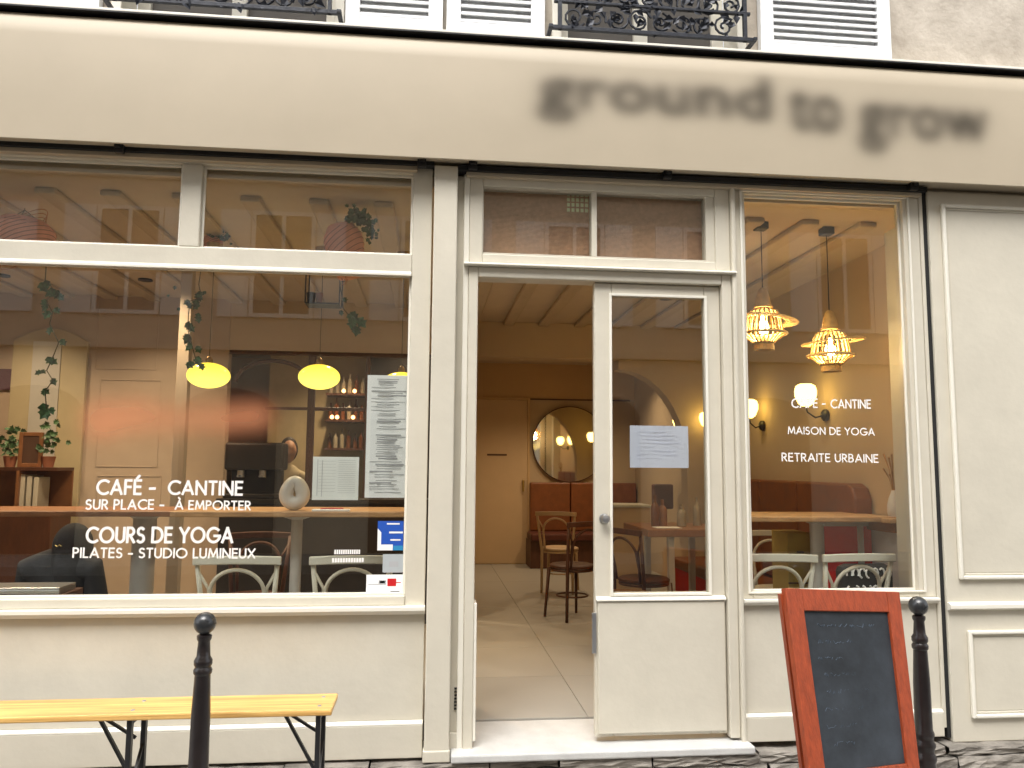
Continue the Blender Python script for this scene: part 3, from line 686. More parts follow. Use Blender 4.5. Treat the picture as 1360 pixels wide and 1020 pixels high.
# ------------------------------------------------------------------ bistro chair
def chair(label, grp, M1, MS):
    t = lthing('bistro_chair', label, 'chair', grp)      # backrest at y=0, seat towards +y
    m = MB(); m.lathe([(.001, .445), (.19, .445), (.205, .452), (.205, .470), (.19, .478), (.001, .472)], (0, .21, 0), 28); obj('seat', m, MS, t, smooth='auto')
    m = MB(); m.tube([(.19 * math.cos(a), .21 + .19 * math.sin(a), .432) for a in [k * math.pi / 12 for k in range(24)]], .013, 6, True); obj('seat_ring', m, M1, t, smooth=True)
    for s in (-1, 1):
        m = MB(); m.tube([(s * .17, .05, 0), (s * .165, .045, .44), (s * .185, .012, .62), (s * .205, -.03, .845)], [.014, .016, .014, .013], 8); obj('back_post', m, M1, t, smooth=True)
        m = MB(); m.tube([(s * .175, .39, 0), (s * .15, .36, .44)], [.012, .017], 8); obj('leg', m, M1, t, smooth=True)
    m = MB(); n = 12
    pts = [(.225 * (2 * i / n - 1), -.035 - .030 * (1 - (2 * i / n - 1) ** 2), .845) for i in range(n + 1)]
    b0 = len(m.v)
    for i, p in enumerate(pts):
        for dy, dz in ((-.011, -.022), (.011, -.022), (.011, .022), (-.011, .022)): m.v.append((p[0], p[1] + dy, p[2] + dz + .008 * (1 - (2 * i / n - 1) ** 2)))
    for i in range(n):
        for k in range(4): m.f.append((b0 + 4 * i + k, b0 + 4 * i + (k + 1) % 4, b0 + 4 * (i + 1) + (k + 1) % 4, b0 + 4 * (i + 1) + k))
    m.f += [(b0, b0 + 1, b0 + 2, b0 + 3), tuple(b0 + 4 * n + k for k in (3, 2, 1, 0))]
    obj('top_rail', m, M1, t, bevel=.005, smooth='auto')
    m = MB(); lp_ = [(-.135, .035, .46), (-.140, .02, .56), (-.140, -.005, .66)] + [(-.138 * math.cos(R(a)), -.005 - .04 * math.sin(R(a)), .675 + .125 * math.sin(R(a))) for a in range(0, 181, 12)] + [(.140, -.005, .66), (.140, .02, .56), (.135, .035, .46)]
    m.tube(lp_, .011, 8); obj('back_loop', m, M1, t, smooth=True)
    m = MB(); m.tube([(-.205 + 0.0, -.02, .80), (-.15, .0, .70), (-.135, .03, .56), (-.13, .04, .46)], .009, 6); m.tube([(.205, -.02, .80), (.15, .0, .70), (.135, .03, .56), (.13, .04, .46)], .009, 6); obj('side_bend', m, M1, t, smooth=True)
    m = MB(); m.tube([(.14 * math.cos(a), .21 + .14 * math.sin(a), .20) for a in [k * math.pi / 10 for k in range(20)]], .008, 6, True); obj('stretcher', m, M1, t, smooth=True)
    return t
def rail_at(px, py, Y): p = at(px, py, Y); return p
wc = chair('white bentwood chair behind the left window, below the word YOGA', 'white bentwood chairs at the window tables', CWHITE, CWHITE)
Y0 = .34
p = at(314, 764, Y0); zc = p.z - .845; wc.location = (p.x, Y0 + .04, 0)
dup(wc, (at(467, 764, Y0).x, Y0 + .04, 0), R(4), 'white bentwood chair behind the blue stickers in the left window')
dup(wc, (at(1035, 764, .34).x, .38, 0), R(-6), 'white bentwood chair behind the left end of the right window')
dup(wc, (at(1142, 764, .34).x, .38, 0), R(3), 'white bentwood chair in the right window, just above the chalkboard')
dup(wc, (at(1040, 690, 1.7).x, 1.9, 0), R(170), 'white chair on the far side of the right window table')

# chair seat pads (rest on chairs)
PALEW = mat('pale_chair_wood', (.52, .36, .20), .5, var=.1)
bc = chair('pale wooden chair with an arched back in front of the back banquette', None, PALEW, PALEW)
dc = chair('dark brown chair cut off by the edge of the door leaf', 'dark brown chairs in the room', DWOOD, DWOOD)
q = at(735, 690, 4.7); bc.location = (q.x, 4.5, 0); bc.rotation_euler.z = R(-20)
dc.location = (at(778, 700, 3.0).x, 3.0, 0); dc.rotation_euler.z = R(25)
dup(dc, (at(335, 710, 1.55).x, 1.8, 0), R(184), 'dark brown chair on the far side of the left window table')
dup(dc, (at(838, 735, 2.0).x, 2.2, 0), R(-60), 'dark brown chair at the left end of the table behind the door glass')
# ------------------------------------------------------------------ high window tables
def table(name, label, grp, x0, x1, y0, y1, z, legs, th=.032, TM=None):
    t = thing(name, label, 'table', ((x0 + x1) / 2, (y0 + y1) / 2, 0), grp)
    m = MB(); m.box(x0, x1, y0, y1, z - th, z); obj('table_top', m, TM or TABLEW, t, bevel=.006)
    for lx, ly, r in legs:
        m = MB(); m.lathe([(.001, -.004), (.20, -.004), (.20, .012), (.06, .03), (r, .06), (r, z - th - .03), (.11, z - th - .005), (.11, z - th - .0005)], (lx, ly, 0), 24); obj('pedestal', m, LEGW, t, smooth='auto')
    return t
zt = at(540, 675, .95).z
zt1 = 1.075
table('window_table', 'oak topped table with a pale pedestal behind the white square notice', 'high tables along the windows', at(236, 680, .95).x, at(560, 680, .95).x, .80, 1.35, zt1, [(at(393, 740, 1.05).x, 1.05, .034)])
table('window_table', 'brown topped table at the far left behind the person in black', 'high tables along the windows', -3.4, at(226, 680, .95).x, .98, 1.55, zt1 - .01, [(at(190, 740, 1.3).x, 1.3, .07)], TM=MWOOD)
table('window_table', 'oak topped table with a white pedestal behind the right window', 'high tables along the windows', at(975, 685, .9).x, at(1168, 685, .9).x, .70, 1.25, zt1 - .02, [(at(1086, 740, .98).x, .98, .045)])
# pale counter at the right edge of the right window with a vase
ct = thing('side_counter', 'narrow counter with brown top and grey side at the right edge of the right window', 'counter', (2.78, .7, 0))
cx0 = at(1180, 690, .62).x
m = MB(); m.box(cx0, 2.965, .60, 1.05, 1.02, 1.05); obj('counter_top', m, TABLEW, ct, bevel=.005)
m = MB(); m.box(cx0 + .05, 2.965, .64, 1.05, .96, 1.0195); obj('apron', m, MWOOD, ct)
m = MB(); m.box(cx0 + .09, 2.965, .66, 1.05, 0, .9595); obj('body', m, LEGW, ct, bevel=.005)
v0 = at(1188, 680, .80)
vs = thing('teardrop_vase', 'small white teardrop vase of dried stems on the counter', 'vase', (v0.x, .80, 1.0505))
m = MB(); m.lathe([(.001, 0), (.035, 0), (.043, .03), (.042, .07), (.03, .12), (.017, .15), (.013, .165), (.010, .166)], (v0.x, .80, 1.0505), 28); obj('vase_body', m, CERAM, vs, smooth='auto')
m = MB(); rr = random.Random(5)
for i in range(14):
    a = rr.uniform(0, 6.28); l = rr.uniform(.12, .26); s = rr.uniform(.02, .09)
    m.tube([(v0.x, .80, 1.18), (v0.x + s * .4 * math.cos(a), .8 + s * .4 * math.sin(a), 1.2 + l * .6), (v0.x + s * math.cos(a), .8 + s * math.sin(a), 1.2 + l)], [.0015, .002, .006], 5)
obj('dried_stems', m, DRY, vs)
m = MB(); gp = at(1192, 600, .5); m.box(gp.x + .005, 2.969, .36, .55, 0, CZ - .001); struct('window_reveal_column', m, CWHITE)
# ring-shaped vase on the left table
rv = at(393, 658, 1.0)
rvt = thing('ring_vase', 'white ceramic ring vase with a hole standing on the left window table', 'vase', (rv.x, .95, zt1 + .0005))
m = MB(); N = 28; cxr, czr = rv.x, zt1 + .093
pts, rad = [], []
for k in range(N):
    a = 2 * math.pi * k / N; rr_ = .050; lift = .030 * max(0, math.sin(a)) ** 3
    pts.append((cxr + rr_ * math.cos(a), .95, czr + rr_ * 1.05 * math.sin(a) + lift)); rad.append(.042 - .008 * max(0, math.sin(a)) ** 4)
m.tube(pts, rad, 14, True); m.lathe([(.022, .13), (.016, .178), (.019, .190), (.010, .191)], (cxr, .95, zt1), 16); obj('vase_body', m, CERAM, rvt, smooth=True)
# chopsticks-like small white tray, small lamp on table
td = thing('table_tray', 'small white tray with two pens at the right end of the left window table', 'tray', (at(441, 680, .9).x, .86, zt1))
q = at(441, 680, .9); m = MB(); m.box(q.x - .11, q.x + .11, .82, .88, zt1 + .0005, zt1 + .012); obj('tray', m, PAPER, td, bevel=.003)
for dx in (-.02, .03): m = MB(); m.tube([(q.x + dx - .04, .835, zt1 + .017), (q.x + dx + .04, .865, zt1 + .017)], .004, 6); obj('pen', m, REDP, td)
# ------------------------------------------------------------------ red cabinet and ochre panel behind the right window tables
rc = thing('red_cabinet', 'low red cabinet under and behind the right window table, right of its pedestal', 'cabinet', (at(1120, 720, 0.95).x, 1.9, 0))
a, b = at(1093, 720, 0.95).x, at(1158, 720, 0.95).x
m = MB(); m.box(a, b, .95, 1.03, .3, .98); obj('cabinet_body', m, REDF, rc, bevel=.004)
m = MB(); xx = at(1142, 720, 0.95).x; m.box(xx - .018, xx + .018, .93, .949, .30, .98); m.box(a, b, .93, 1.03, .9805, 1.02); m.box(a, b, .93, 1.03, .0, .2995); obj('cabinet_frame', m, LEGW, rc, bevel=.003)
yb = thing('ochre_cabinet', 'low ochre cabinet behind the pedestal of the right window table', 'cabinet', (at(1062, 740, 1.06).x, 1.95, 0))
a, b = at(1046, 740, 1.06).x, at(1078, 740, 1.06).x
m = MB(); m.box(a, b, 1.06, 1.3, 0, .93); obj('cabinet_body', m, YELP, yb, bevel=.004)
m = MB(); m.box(a, b, 1.045, 1.059, .60, .61); m.box((a + b) / 2 - .02, (a + b) / 2 + .02, 1.035, 1.059, .80, .81); obj('drawer_edge', m, BOOKD, yb)
cu = thing('patterned_cushion', 'black and white patterned cushion on the chair above the chalkboard', 'cushion', (at(1142, 775, .6).x, .62, .49))
m = MB(); cx = at(1142, 775, .6).x
for i in range(9):
    pass
m.box(cx - .17, cx + .17, .50, .60, .485, .79); c_ = obj('cushion_body', m, INKD, cu, bevel=.045)
m = MB(); rr = random.Random(2)
for i in range(14):
    x_, z_ = cx - .12 + .24 * (i % 7) / 6, .74 - .10 * (i // 7); a0 = rr.uniform(0, 6)
    m.tube([(x_ + .018 * math.cos(a0 + k * .7), .497, z_ + .028 * math.sin(a0 + k * .7)) for k in range(7)], .006, 4)
obj('print', m, PAPER, cu, kind='stuff')
# ------------------------------------------------------------------ table seen through the door glass with clutter and a wicker basket
zt3 = .86
dt = table('cafe_table', 'brown cafe table with bottles seen through the door glass', None, at(852, 725, 2.4).x, 2.44, 2.2, 3.0, zt3, [], .06, MWOOD)
for lx in (at(852, 725, 2.4).x + .2, 2.35):
    for ly in (2.26, 2.94): m = MB(); m.box(lx - .025, lx + .025, ly - .025, ly + .025, 0, zt3 - .0405); obj('leg', m, LEGW, dt, bevel=.003)
wb = at(838, 760, 1.75); wbt = thing('wicker_basket', 'dark woven basket on the floor under the cafe table', 'basket', (wb.x, 1.85, 0))
m = MB(); m.lathe([(.15, 0), (.19, .12), (.21, .30), (.22, .42), (.205, .42), (.19, .30), (.17, .12), (.14, .02)], (wb.x, 1.85, 0), 24); obj('basket_body', m, WICKER, wbt, smooth=True)
m = MB()
for k in range(9): m.tube([((.155 + .065 * (k / 8) ** .6 + .006) * math.cos(a) + wb.x, 1.85 + (.155 + .065 * (k / 8) ** .6 + .006) * math.sin(a), .02 + k * .049) for a in [j * math.pi / 12 for j in range(24)]], .008, 5, True)
obj('weave_bands', m, WICKER, wbt, smooth=True)
def bottle(label, x, y, z, r, h, mt, grp=None):
    m = MB(); m.lathe([(.001, 0), (r, 0), (r, h * .6), (r * .85, h * .68), (r * .35, h * .78), (r * .33, h * .97), (r * .4, h), (.001, h)], (0, 0, 0), 14)
    o = obj('bottle', m, mt, smooth='auto'); o.location = (x, y, z); return tag(o, label, 'bottle', grp)
AMB = mat('amber_glass', (.16, .05, .012), .15, var=.2); CLR = mat('pale_jar', (.35, .30, .22), .2, var=.1)
for i, (px, r, h, mt, lb) in enumerate(((868, .035, .26, AMB, 'amber bottle nearest the left end of the cafe table'), (880, .04, .22, MWOOD, 'brown stoppered bottle in the middle of the cafe table'), (903, .04, .18, CLR, 'pale jar in the middle of the cafe table'), (926, .035, .24, CLR, 'pale tall bottle at the right of the cafe table'))):
    bottle(lb, at(px, 700, 2.6).x, 2.55 + .05 * (i % 2), zt3 + .0005, r, h, mt)
m = MB(); q = at(888, 718, 2.35); m.box(q.x - .11, q.x + .10, 2.30, 2.44, zt3 + .0005, zt3 + .006); tag(obj('napkin', m, PAPER, bevel=.002), 'white folded napkin on the near edge of the cafe table', 'napkin')
sb = thing('sideboard', 'cream sideboard with a pale top behind the cafe table', 'sideboard', (1.9, 4.4, 0))
m = MB(); m.box(at(812, 700, 4.3).x, at(862, 700, 4.3).x, 4.25, 4.7, 0, .93); obj('body', m, IDOOR, sb, bevel=.004)
m = MB(); m.box(at(812, 700, 4.3).x - .02, at(862, 700, 4.3).x + .02, 4.22, 4.72, .9305, .955); obj('top', m, CWHITE, sb, bevel=.004)
m = MB(); a, b = at(868, 660, 5.2), at(890, 640, 5.2); m.box(a.x, at(893, 650, 5.2).x, 5.15, 5.3, at(870, 676, 5.2).z, at(870, 643, 5.2).z); tag(obj('upholstered_screen', m, DLEATHER, bevel=.02), 'dark brown upholstered screen seen through the door glass below the notice', 'screen')
# ------------------------------------------------------------------ lamps
def pendant_globe(px, py, Y, label):
    c = at(px, py, Y); t = thing('globe_pendant', label, 'lamp', c, 'yellow glass pendants in the left window')
    m = MB(); rx, rz = .128, .077; m.lathe([(max(.002, rx * math.cos(R(a))), rz * math.sin(R(a)) * (1.04 if a > 0 else 1)) for a in range(-90, 91, 9)], c, 32); obj('glass_shade', m, GLOBE, t, smooth=True)
    m = MB(); m.lathe([(.022, 0), (.022, .03), (.012, .045), (.004, .05)], (c.x, c.y, c.z + rz - .005), 16); obj('cap', m, BRASS, t, smooth='auto')
    m = MB(); m.tube([(c.x, c.y, c.z + rz + .04), (c.x, c.y, CZ - .10)], .0022, 5); obj('cord', m, STEM, t)
    m = MB(); m.lathe([(.045, -.13), (.05, -.105), (.05, -.101)], (c.x, c.y, CZ), 16); obj('canopy', m, BRASS, t)
    return t
pendant_globe(277, 499, 1.0, 'yellow glass globe pendant at the left, below the trailing ivy')
pendant_globe(424, 501, 1.0, 'yellow glass globe pendant left of the long menu sheet')
pendant_globe(533, 511, 1.05, 'yellow glass globe pendant peeking out above the long menu sheet')
def woven_pendant(px, py, Y, label, tilt):
    c = at(px, py, Y); t = thing('woven_pendant', label, 'lamp', c, 'woven rattan pendants in the right window')
    # wooden cap
    m = MB(); m.lathe([(.056, .128), (.056, .136), (.050, .140), (.040, .185), (.026, .232), (.012, .246), (.006, .25)], c, 24); obj('wood_cap', m, RATTAN, t, smooth='auto')
    prof_u = [(.046, .118), (.080, .104), (.098, .066), (.106, .015), (.112, -.02)]
    prof_l = [(.128, -.030), (.095, -.055), (.060, -.082)]
    m = MB()
    for k in range(20):
        a = 2 * math.pi * k / 20; m.tube([(c.x + r * math.cos(a), c.y + r * math.sin(a), c.z + z) for r, z in prof_u], .0058, 5)
    obj('upper_ribs', m, RATTAN, t, smooth=True)
    m = MB()
    for k in range(24):
        a = 2 * math.pi * (k + .5) / 24; m.tube([(c.x + r * math.cos(a), c.y + r * math.sin(a), c.z + z) for r, z in prof_l], .0045, 5)
    obj('lower_ribs', m, RATTAN, t, smooth=True)
    m = MB()
    for r, z, q in ((.048, .120, .005), (.114, -.022, .006), (.132, -.030, .008), (.060, -.084, .006)):
        m.tube([(c.x + r * math.cos(a), c.y + r * math.sin(a), c.z + z) for a in [j * math.pi / 16 for j in range(32)]], q, 6, True)
    obj('hoops', m, RATTAN, t, smooth=True)
    m = MB(); m.lathe([(.057, -.086), (.060, -.12), (.060, -.127), (.054, -.127), (.052, -.09)], c, 24); obj('lower_collar', m, RATTAN, t, smooth='auto')
    # tilted wicker halo
    tm = Matrix.Rotation(R(tilt), 3, 'Y'); m = MB()
    for r in (.135, .145, .155, .165, .175, .182):
        m.tube([Vector(c) + Vector((.018, 0, .055)) + tm @ Vector((r * math.cos(a), r * math.sin(a), 0)) for a in [j * math.pi / 18 for j in range(36)]], .0028, 5, True)
    for k in range(30):
        a = 2 * math.pi * k / 30; m.tube([Vector(c) + Vector((.018, 0, .055)) + tm @ Vector((r * math.cos(a + (r - .13) * 3), r * math.sin(a + (r - .13) * 3), 0)) for r in (.108, .145, .184)], .002, 4)
    obj('wicker_halo', m, RATTAN, t, smooth=True)
    m = MB(); m.tube([(c.x, c.y, c.z + .245), (c.x, c.y, CZ - .02)], .003, 6); obj('cord', m, BLACKM, t)
    m = MB(); m.box(c.x - .035, c.x + .035, c.y - .035, c.y + .035, CZ - .045, CZ - .001); obj('canopy', m, BLACKM, t, bevel=.004)
    m = MB(); m.lathe([(.012, .075), (.014, .055), (.028, .02), (.030, 0), (.022, -.022), (.002, -.03)], c, 16); obj('bulb', m, BULB, t, smooth=True)
    l = bpy.data.lights.new('bulb_light', 'POINT'); l.energy = 3.0; l.color = (1, .76, .40); l.shadow_soft_size = .03
    lo = bpy.data.objects.new('bulb_light', l); col.objects.link(lo); lo.location = (c.x, c.y, c.z - .05)
woven_pendant(1014, 437, .45, 'left woven rattan pendant lamp, partly behind the window frame', 8)
woven_pendant(1103, 466, .50, 'right woven rattan pendant lamp, hanging lower in the right window', -5)
def sconce(c, label, s=1.0, front=False):
    c = Vector(c); t = thing('wall_sconce', label, 'lamp', c, 'wall sconces on the tan wall')
    m = MB(); m.lathe([(.03 * s, -.075 * s), (.055 * s, -.055 * s), (.078 * s, 0), (.080 * s, .04 * s), (.070 * s, .075 * s), (.045 * s, .09 * s), (.002, .092 * s)], c, 24); obj('glass_shade', m, SCONCE, t, smooth=True)
    wp = Vector((XW - .02, c.y + .02, c.z - .14 * s)) if not front else Vector((c.x + .06, 3.955, c.z - .14 * s))
    m = MB(); m.tube([c + Vector((0, 0, -.075 * s)), c + Vector((.01, 0, -.12 * s)), (c + wp) / 2 + Vector((0, 0, -.09 * s)), wp], .006, 6); obj('arm', m, BLACKM, t, smooth=True)
    m = MB(); tl2 = Matrix.Rotation(R(-90), 3, 'Y') if not front else Matrix.Rotation(R(90), 3, 'X')
    m.lathe([(.045 * s, -.018), (.045 * s, .002), (.030 * s, .016), (.001, .02)], wp, 20, tl2); obj('wall_plate', m, BLACKM, t, smooth='auto')
for px, py, Y, lb in ((1070, 526, 1.62, 'glowing tulip wall sconce nearest the window, above the lettering'), (996, 544, 2.75, 'glowing wall sconce half hidden by the left edge of the right window'), (None, None, 4.7, 'wall sconce behind the arch, seen only in the round mirror')):
    c = at(px, py, Y) if px else Vector((9, Y, 1.86)); sconce((min(c.x, XW - .14), Y, c.z), lb)
c = at(938, 558, 3.86); sconce((c.x, 3.86, c.z), 'glowing wall sconce beside the arch, seen through the door glass', .9, True)
# lights in a row reflected by the mirror: a brass bar lamp over the back of the front wall
bl = thing('bar_lamp', 'brass bar lamp with four small glowing shades hung from the ceiling', 'lamp', (2.2, 1.2, 2.0))
# ceiling downlights
def downlight(x, y, e, i, lab=None):
    t = thing('ceiling_downlight', lab or 'small round downlight set in the beamed ceiling', 'lamp', (x, y, CZ - .10), (lab or 'small round downlight set in the beamed ceiling') + 's')
    m = MB(); m.lathe([(.040, -.012), (.055, -.012), (.055, -.001), (.040, -.001)], (x, y, CZ), 20); obj('housing', m, BLACKM, t, smooth='auto')
    m = MB(); m.lathe([(.038, -.010), (.038, -.002)], (x, y, CZ), 20); obj('lens', m, SPOTM, t)
    l = bpy.data.lights.new('downlight', 'SPOT'); l.energy = e; l.color = (1, .74, .46); l.spot_size = R(125); l.spot_blend = .8; l.shadow_soft_size = .05
    lo = bpy.data.objects.new('downlight', l); col.objects.link(lo); lo.location = (x, y, CZ - .03)
DE = 15
for i, (x, y, k) in enumerate(((-3.0, 1.6, 3.2), (-1.92, 1.5, 3.0), (-.48, 1.9, 3.0), (.6, 1.2, 1.0), (2.04, 2.6, .9), (-3.36, 2.5, 2.2), (-2.28, 2.5, 2.2), (2.04, 1.4, .9))): downlight(x, y, DE * k, i, 'small recessed round downlight in the beamed ceiling of the ' + ('left room' if x < 0 else 'right room'))
for i, (x, y) in enumerate(((1.3, 5.8), (2.3, 5.9))): downlight(x, y, DE * 2.1, i, 'small recessed round downlight in the ceiling beyond the arch')
downlight(-.9, 4.0, DE * 3, 0, 'small recessed round downlight above the back bar')
downlight(-.2, 4.2, DE * 1.5, 0, 'small recessed round downlight above the back bar')
bpy.data.objects.remove(bl)
# ------------------------------------------------------------------ hanging plants
def leaf_mesh(mb, p, d, s, rr):
    d = Vector(d).normalized(); u = d.cross(Vector((rr.uniform(-.3, .3), 1, rr.uniform(-.3, .3)))).normalized(); n = u.cross(d)
    out = [(0, 0), (.25, .42), (.45, .28), (.62, .50), (.72, .22), (1.05, 0), (.72, -.22), (.62, -.50), (.45, -.28), (.25, -.42)]
    b0 = len(mb.v)
    mb.v.append(tuple(p + d * s * .5 + n * s * .08))
    for a, b in out: mb.v.append(tuple(p + d * (a * s) + u * (b * s) - n * (abs(b) * s * .25)))
    for i in range(10): mb.f.append((b0, b0 + 1 + i, b0 + 1 + (i + 1) % 10))
def ivy(path, Y, label, dens, size, seed, clusters=()):
    rr = random.Random(seed); P3 = [at(px, py, Y) for px, py in path]; t = thing('trailing_ivy', label, 'plant', P3[0], 'ivy trailing in the left window')
    m = MB(); m.tube(P3, .003, 5); obj('vine', m, STEM, t)
    for px, py, s in clusters:
        p = at(px, py, Y) + Vector((0, rr.uniform(-.02, .02), 0))
        m = MB(); n = 2 if s > .8 else 1
        for k in range(n):
            a = rr.uniform(-2.6, -.5); leaf_mesh(m, p + Vector((rr.uniform(-.02, .02), rr.uniform(-.01, .01), rr.uniform(-.02, .02))), (math.cos(a), rr.uniform(-.3, .3), math.sin(a)), size * s * rr.uniform(.8, 1.2), rr)
        obj('leaf', m, IVY, t, smooth=False)
    return t
ivy([(62, 346), (60, 372), (72, 385), (62, 400), (70, 415), (66, 430), (78, 455), (70, 475), (62, 492), (70, 505), (60, 520), (62, 545)], .5, 'sparse ivy strand trailing down at the far left of the left window', 0, .052, 11,
    [(58, 372, 1.1), (64, 378, 1), (72, 388, 1.1), (78, 391, .9), (62, 401, 1.1), (72, 414, 1), (64, 430, .8), (78, 455, .8), (70, 475, .9), (60, 489, .8), (50, 493, .7), (64, 503, .8), (56, 520, .6), (52, 519, .8), (60, 540, 1.3), (68, 545, 1.1)])
ivy([(268, 352), (264, 378), (268, 395), (252, 400), (250, 425), (250, 440), (258, 470), (262, 484)], .62, 'fuller ivy strand trailing down to the left yellow globe lamp', 0, .048, 12,
    [(264, 383, 1), (266, 392, 1.1), (262, 400, 1), (250, 400, .9), (268, 416, 1), (274, 389, .7), (244, 414, .5), (249, 432, 1), (252, 445, 1.1), (247, 455, .8), (258, 463, 1), (262, 474, 1.1), (256, 478, .9), (264, 482, .8), (230, 383, .5), (226, 388, .4)])
ivy([(452, 330), (452, 380), (456, 410), (466, 422), (474, 432)], .55, 'short ivy strand hanging beneath the terracotta pot', 0, .055, 13, [(455, 392, .8), (456, 412, .6), (462, 418, 1), (472, 424, 1.2), (474, 430, 1)])
def hang_pot(px, py, Y, r, h, tilt, label, plant, seed):
    c = at(px, py, Y); t = thing('hanging_pot', label, 'plant pot', c, 'terracotta pots hung in the left window')
    tm = Matrix.Rotation(R(tilt), 3, 'Y')
    m = MB(); m.lathe([(r * .62, -h / 2), (r * .80, -h * .3), (r, h * .12), (r * .98, h * .30), (r * .72, h * .47), (r * .66, h * .5), (r * .5, h * .46)], c, 28, tm); obj('pot_body', m, TERRA, t, smooth='auto')
    m = MB(); gm = Matrix.Rotation(R(-35), 3, 'Y') @ tm
    for k in range(-4, 5):
        z = k * h * .105; zr_ = z; # slanting ridges wrapped round the pot
        pts = []
        for j in range(28):
            a = 2 * math.pi * j / 28; zz = z + r * .55 * math.cos(a)
            t_ = max(-.5, min(.5, zz / h)); rad_ = r * (np.interp(t_, [-.5, -.3, .12, .3, .47], [.62, .80, 1, .98, .72])) + .001
            if abs(zz / h) > .44: rad_ -= .02
            pts.append(Vector(c) + tm @ Vector((rad_ * math.cos(a), rad_ * math.sin(a), zz)))
        m.tube(pts, .0022, 4, True)
    obj('ridges', m, TERRD, t)
    m = MB()
    for a in (.4, 2.5, 4.6): m.tube([Vector(c) + tm @ Vector((r * .8 * math.cos(a), r * .8 * math.sin(a), h * .35)), (c.x, c.y, min(CZ - .1, c.z + .5))], .002, 4)
    m.tube([(c.x, c.y, min(CZ - .1, c.z + .5)), (c.x, c.y, CZ - .09)], .002, 4); obj('hanger', m, STEM, t)
    if plant:
        rr = random.Random(seed); m = MB()
        for k in range(plant):
            th_ = rr.uniform(-.5, 1.35); q = Vector(c) + Vector((r * (.35 + .95 * math.sin(th_ + .2)), rr.uniform(-.10, .02), h * (.28 + .45 * math.cos(th_)) - .02)) + Vector((rr.gauss(0, .016), 0, rr.gauss(0, .018)))
            leaf_mesh(m, q, (rr.uniform(-1, 1), rr.uniform(-.5, .5), rr.uniform(-1, .6)), rr.uniform(.020, .034), rr)
        obj('foliage', m, IVY, t, kind='stuff')
hang_pot(459, 334, .45, .110, .30, -12, 'tilted ribbed terracotta pot with leaves spilling over, behind the transom bar', 170, 4)
hang_pot(30, 318, .45, .155, .22, 6, 'wide ribbed terracotta pot at the far left behind the transom bar', 0, 4)
hang_pot(282, 326, 1.1, .06, .13, 0, 'small dark pot with a plant right of the window mullion', 60, 9)
bk = thing('plant_bracket', 'small black wire plant shelf hanging under the terracotta pot', 'shelf', at(420, 395, .6))
m = MB()
a, b, z0_, z1_ = at(407, 400, .6).x, at(452, 400, .6).x, at(430, 405, .6).z, at(430, 368, .6).z
for x_ in (a, b):
    for y_ in (.55, .68): m.tube([(x_, y_, z0_), (x_, y_, z1_ + .05)], .004, 5)
m.box(a, b, .55, .68, z0_ - .004, z0_ + .004); obj('wire_shelf', m, BLACKM, bk)
for i, (dx, r_) in enumerate(((.025, .028), (.07, .022))):
    m = MB(); m.lathe([(r_ * .7, 0), (r_, .06), (r_ * 1.05, .065), (r_ * .8, .066)], (a + dx, .61, z0_ + .005), 14); tag(obj('small_pot', m, BACKBAR if i == 0 else TERRD, smooth='auto'), ('black' if i == 0 else 'brown') + ' small pot on the black wire plant shelf', 'plant pot')
# pale upright added for a faint whitish strip behind the glass
m = MB(); q = at(248, 420, 1.9); m.box(q.x - .04, q.x + .04, 1.86, 1.94, 0, CZ - .001); struct('pale_upright', m, mat('pale_upright_tan', (.44, .37, .30), .6), bevel=.004)
# ------------------------------------------------------------------ arched panel added for a reflected archway, shelf, picture on the left back wall
Yw = 3.2
a, b, zt_, zsp = at(17, 480, Yw - .03).x, at(116, 480, Yw - .03).x, at(66, 436, Yw - .03).z, at(20, 452, Yw - .03).z
poly = [(a, .01), (b, .01), (b, zsp)] + [(b + (a - b) * k / 10, zsp + (zt_ - zsp) * math.sin(math.pi * k / 10)) for k in range(1, 10)] + [(a, zsp)]
ap = thing('reflected_arch_panel', 'tall ochre arched panel added on the left back wall, imitating a reflected archway', 'panel', ((a + b) / 2, Yw - .03, 0))
ARCHP = mat('arch_ochre', (.50, .42, .27), .7, var=.05)
m = MB(); m.prism(poly, 'y', Yw - .045, Yw - .001); obj('panel_board', m, ARCHP, ap, bevel=.006)
m = MB(); m.box(at(47, 480, Yw).x, at(84, 480, Yw).x, Yw - .055, Yw - .046, .01, zt_ - .12); obj('centre_strip', m, LEGW, ap)
for k, (pxa, pxb, py0, py1) in enumerate(((126, 215, 505, 620), (126, 215, 632, 675), (126, 215, 362, 490))):
    m = MB(); A, C_ = at(pxa, py1, Yw), at(pxb, py0, Yw); m.ring(A.x, C_.x, A.z, C_.z, .008, .008, .008, .008, Yw - .006, Yw - .0005); obj('wall_moulding', m, lw_.data.materials[0], lw_, bevel=.003)
pp = at(6, 502, Yw - .03); m = MB(); m.box(pp.x - .12, pp.x + .085, Yw - .02, Yw - .001, pp.z - .10, pp.z + .08); tag(obj('wall_picture', m, PURPLE, bevel=.003), 'small dark purple picture on the wall at the far left', 'picture')
bs = thing('bookshelf', 'low dark shelf unit at the far left behind the person in black', 'shelf', (at(30, 650, 2.6).x, 2.6, 0))
xa, xb = at(-60, 650, 2.5).x, at(74, 650, 2.5).x; zs = [at(30, 680, 2.5).z, at(30, 625, 2.5).z]
m = MB(); m.box(xa, xb, 2.45, 2.8, 0, zs[0]); obj('cabinet_body', m, DWOOD, bs, bevel=.004)
m = MB(); m.box(xa, xb, 2.5, 2.8, zs[1], zs[1] + .025); obj('upper_shelf', m, DWOOD, bs)
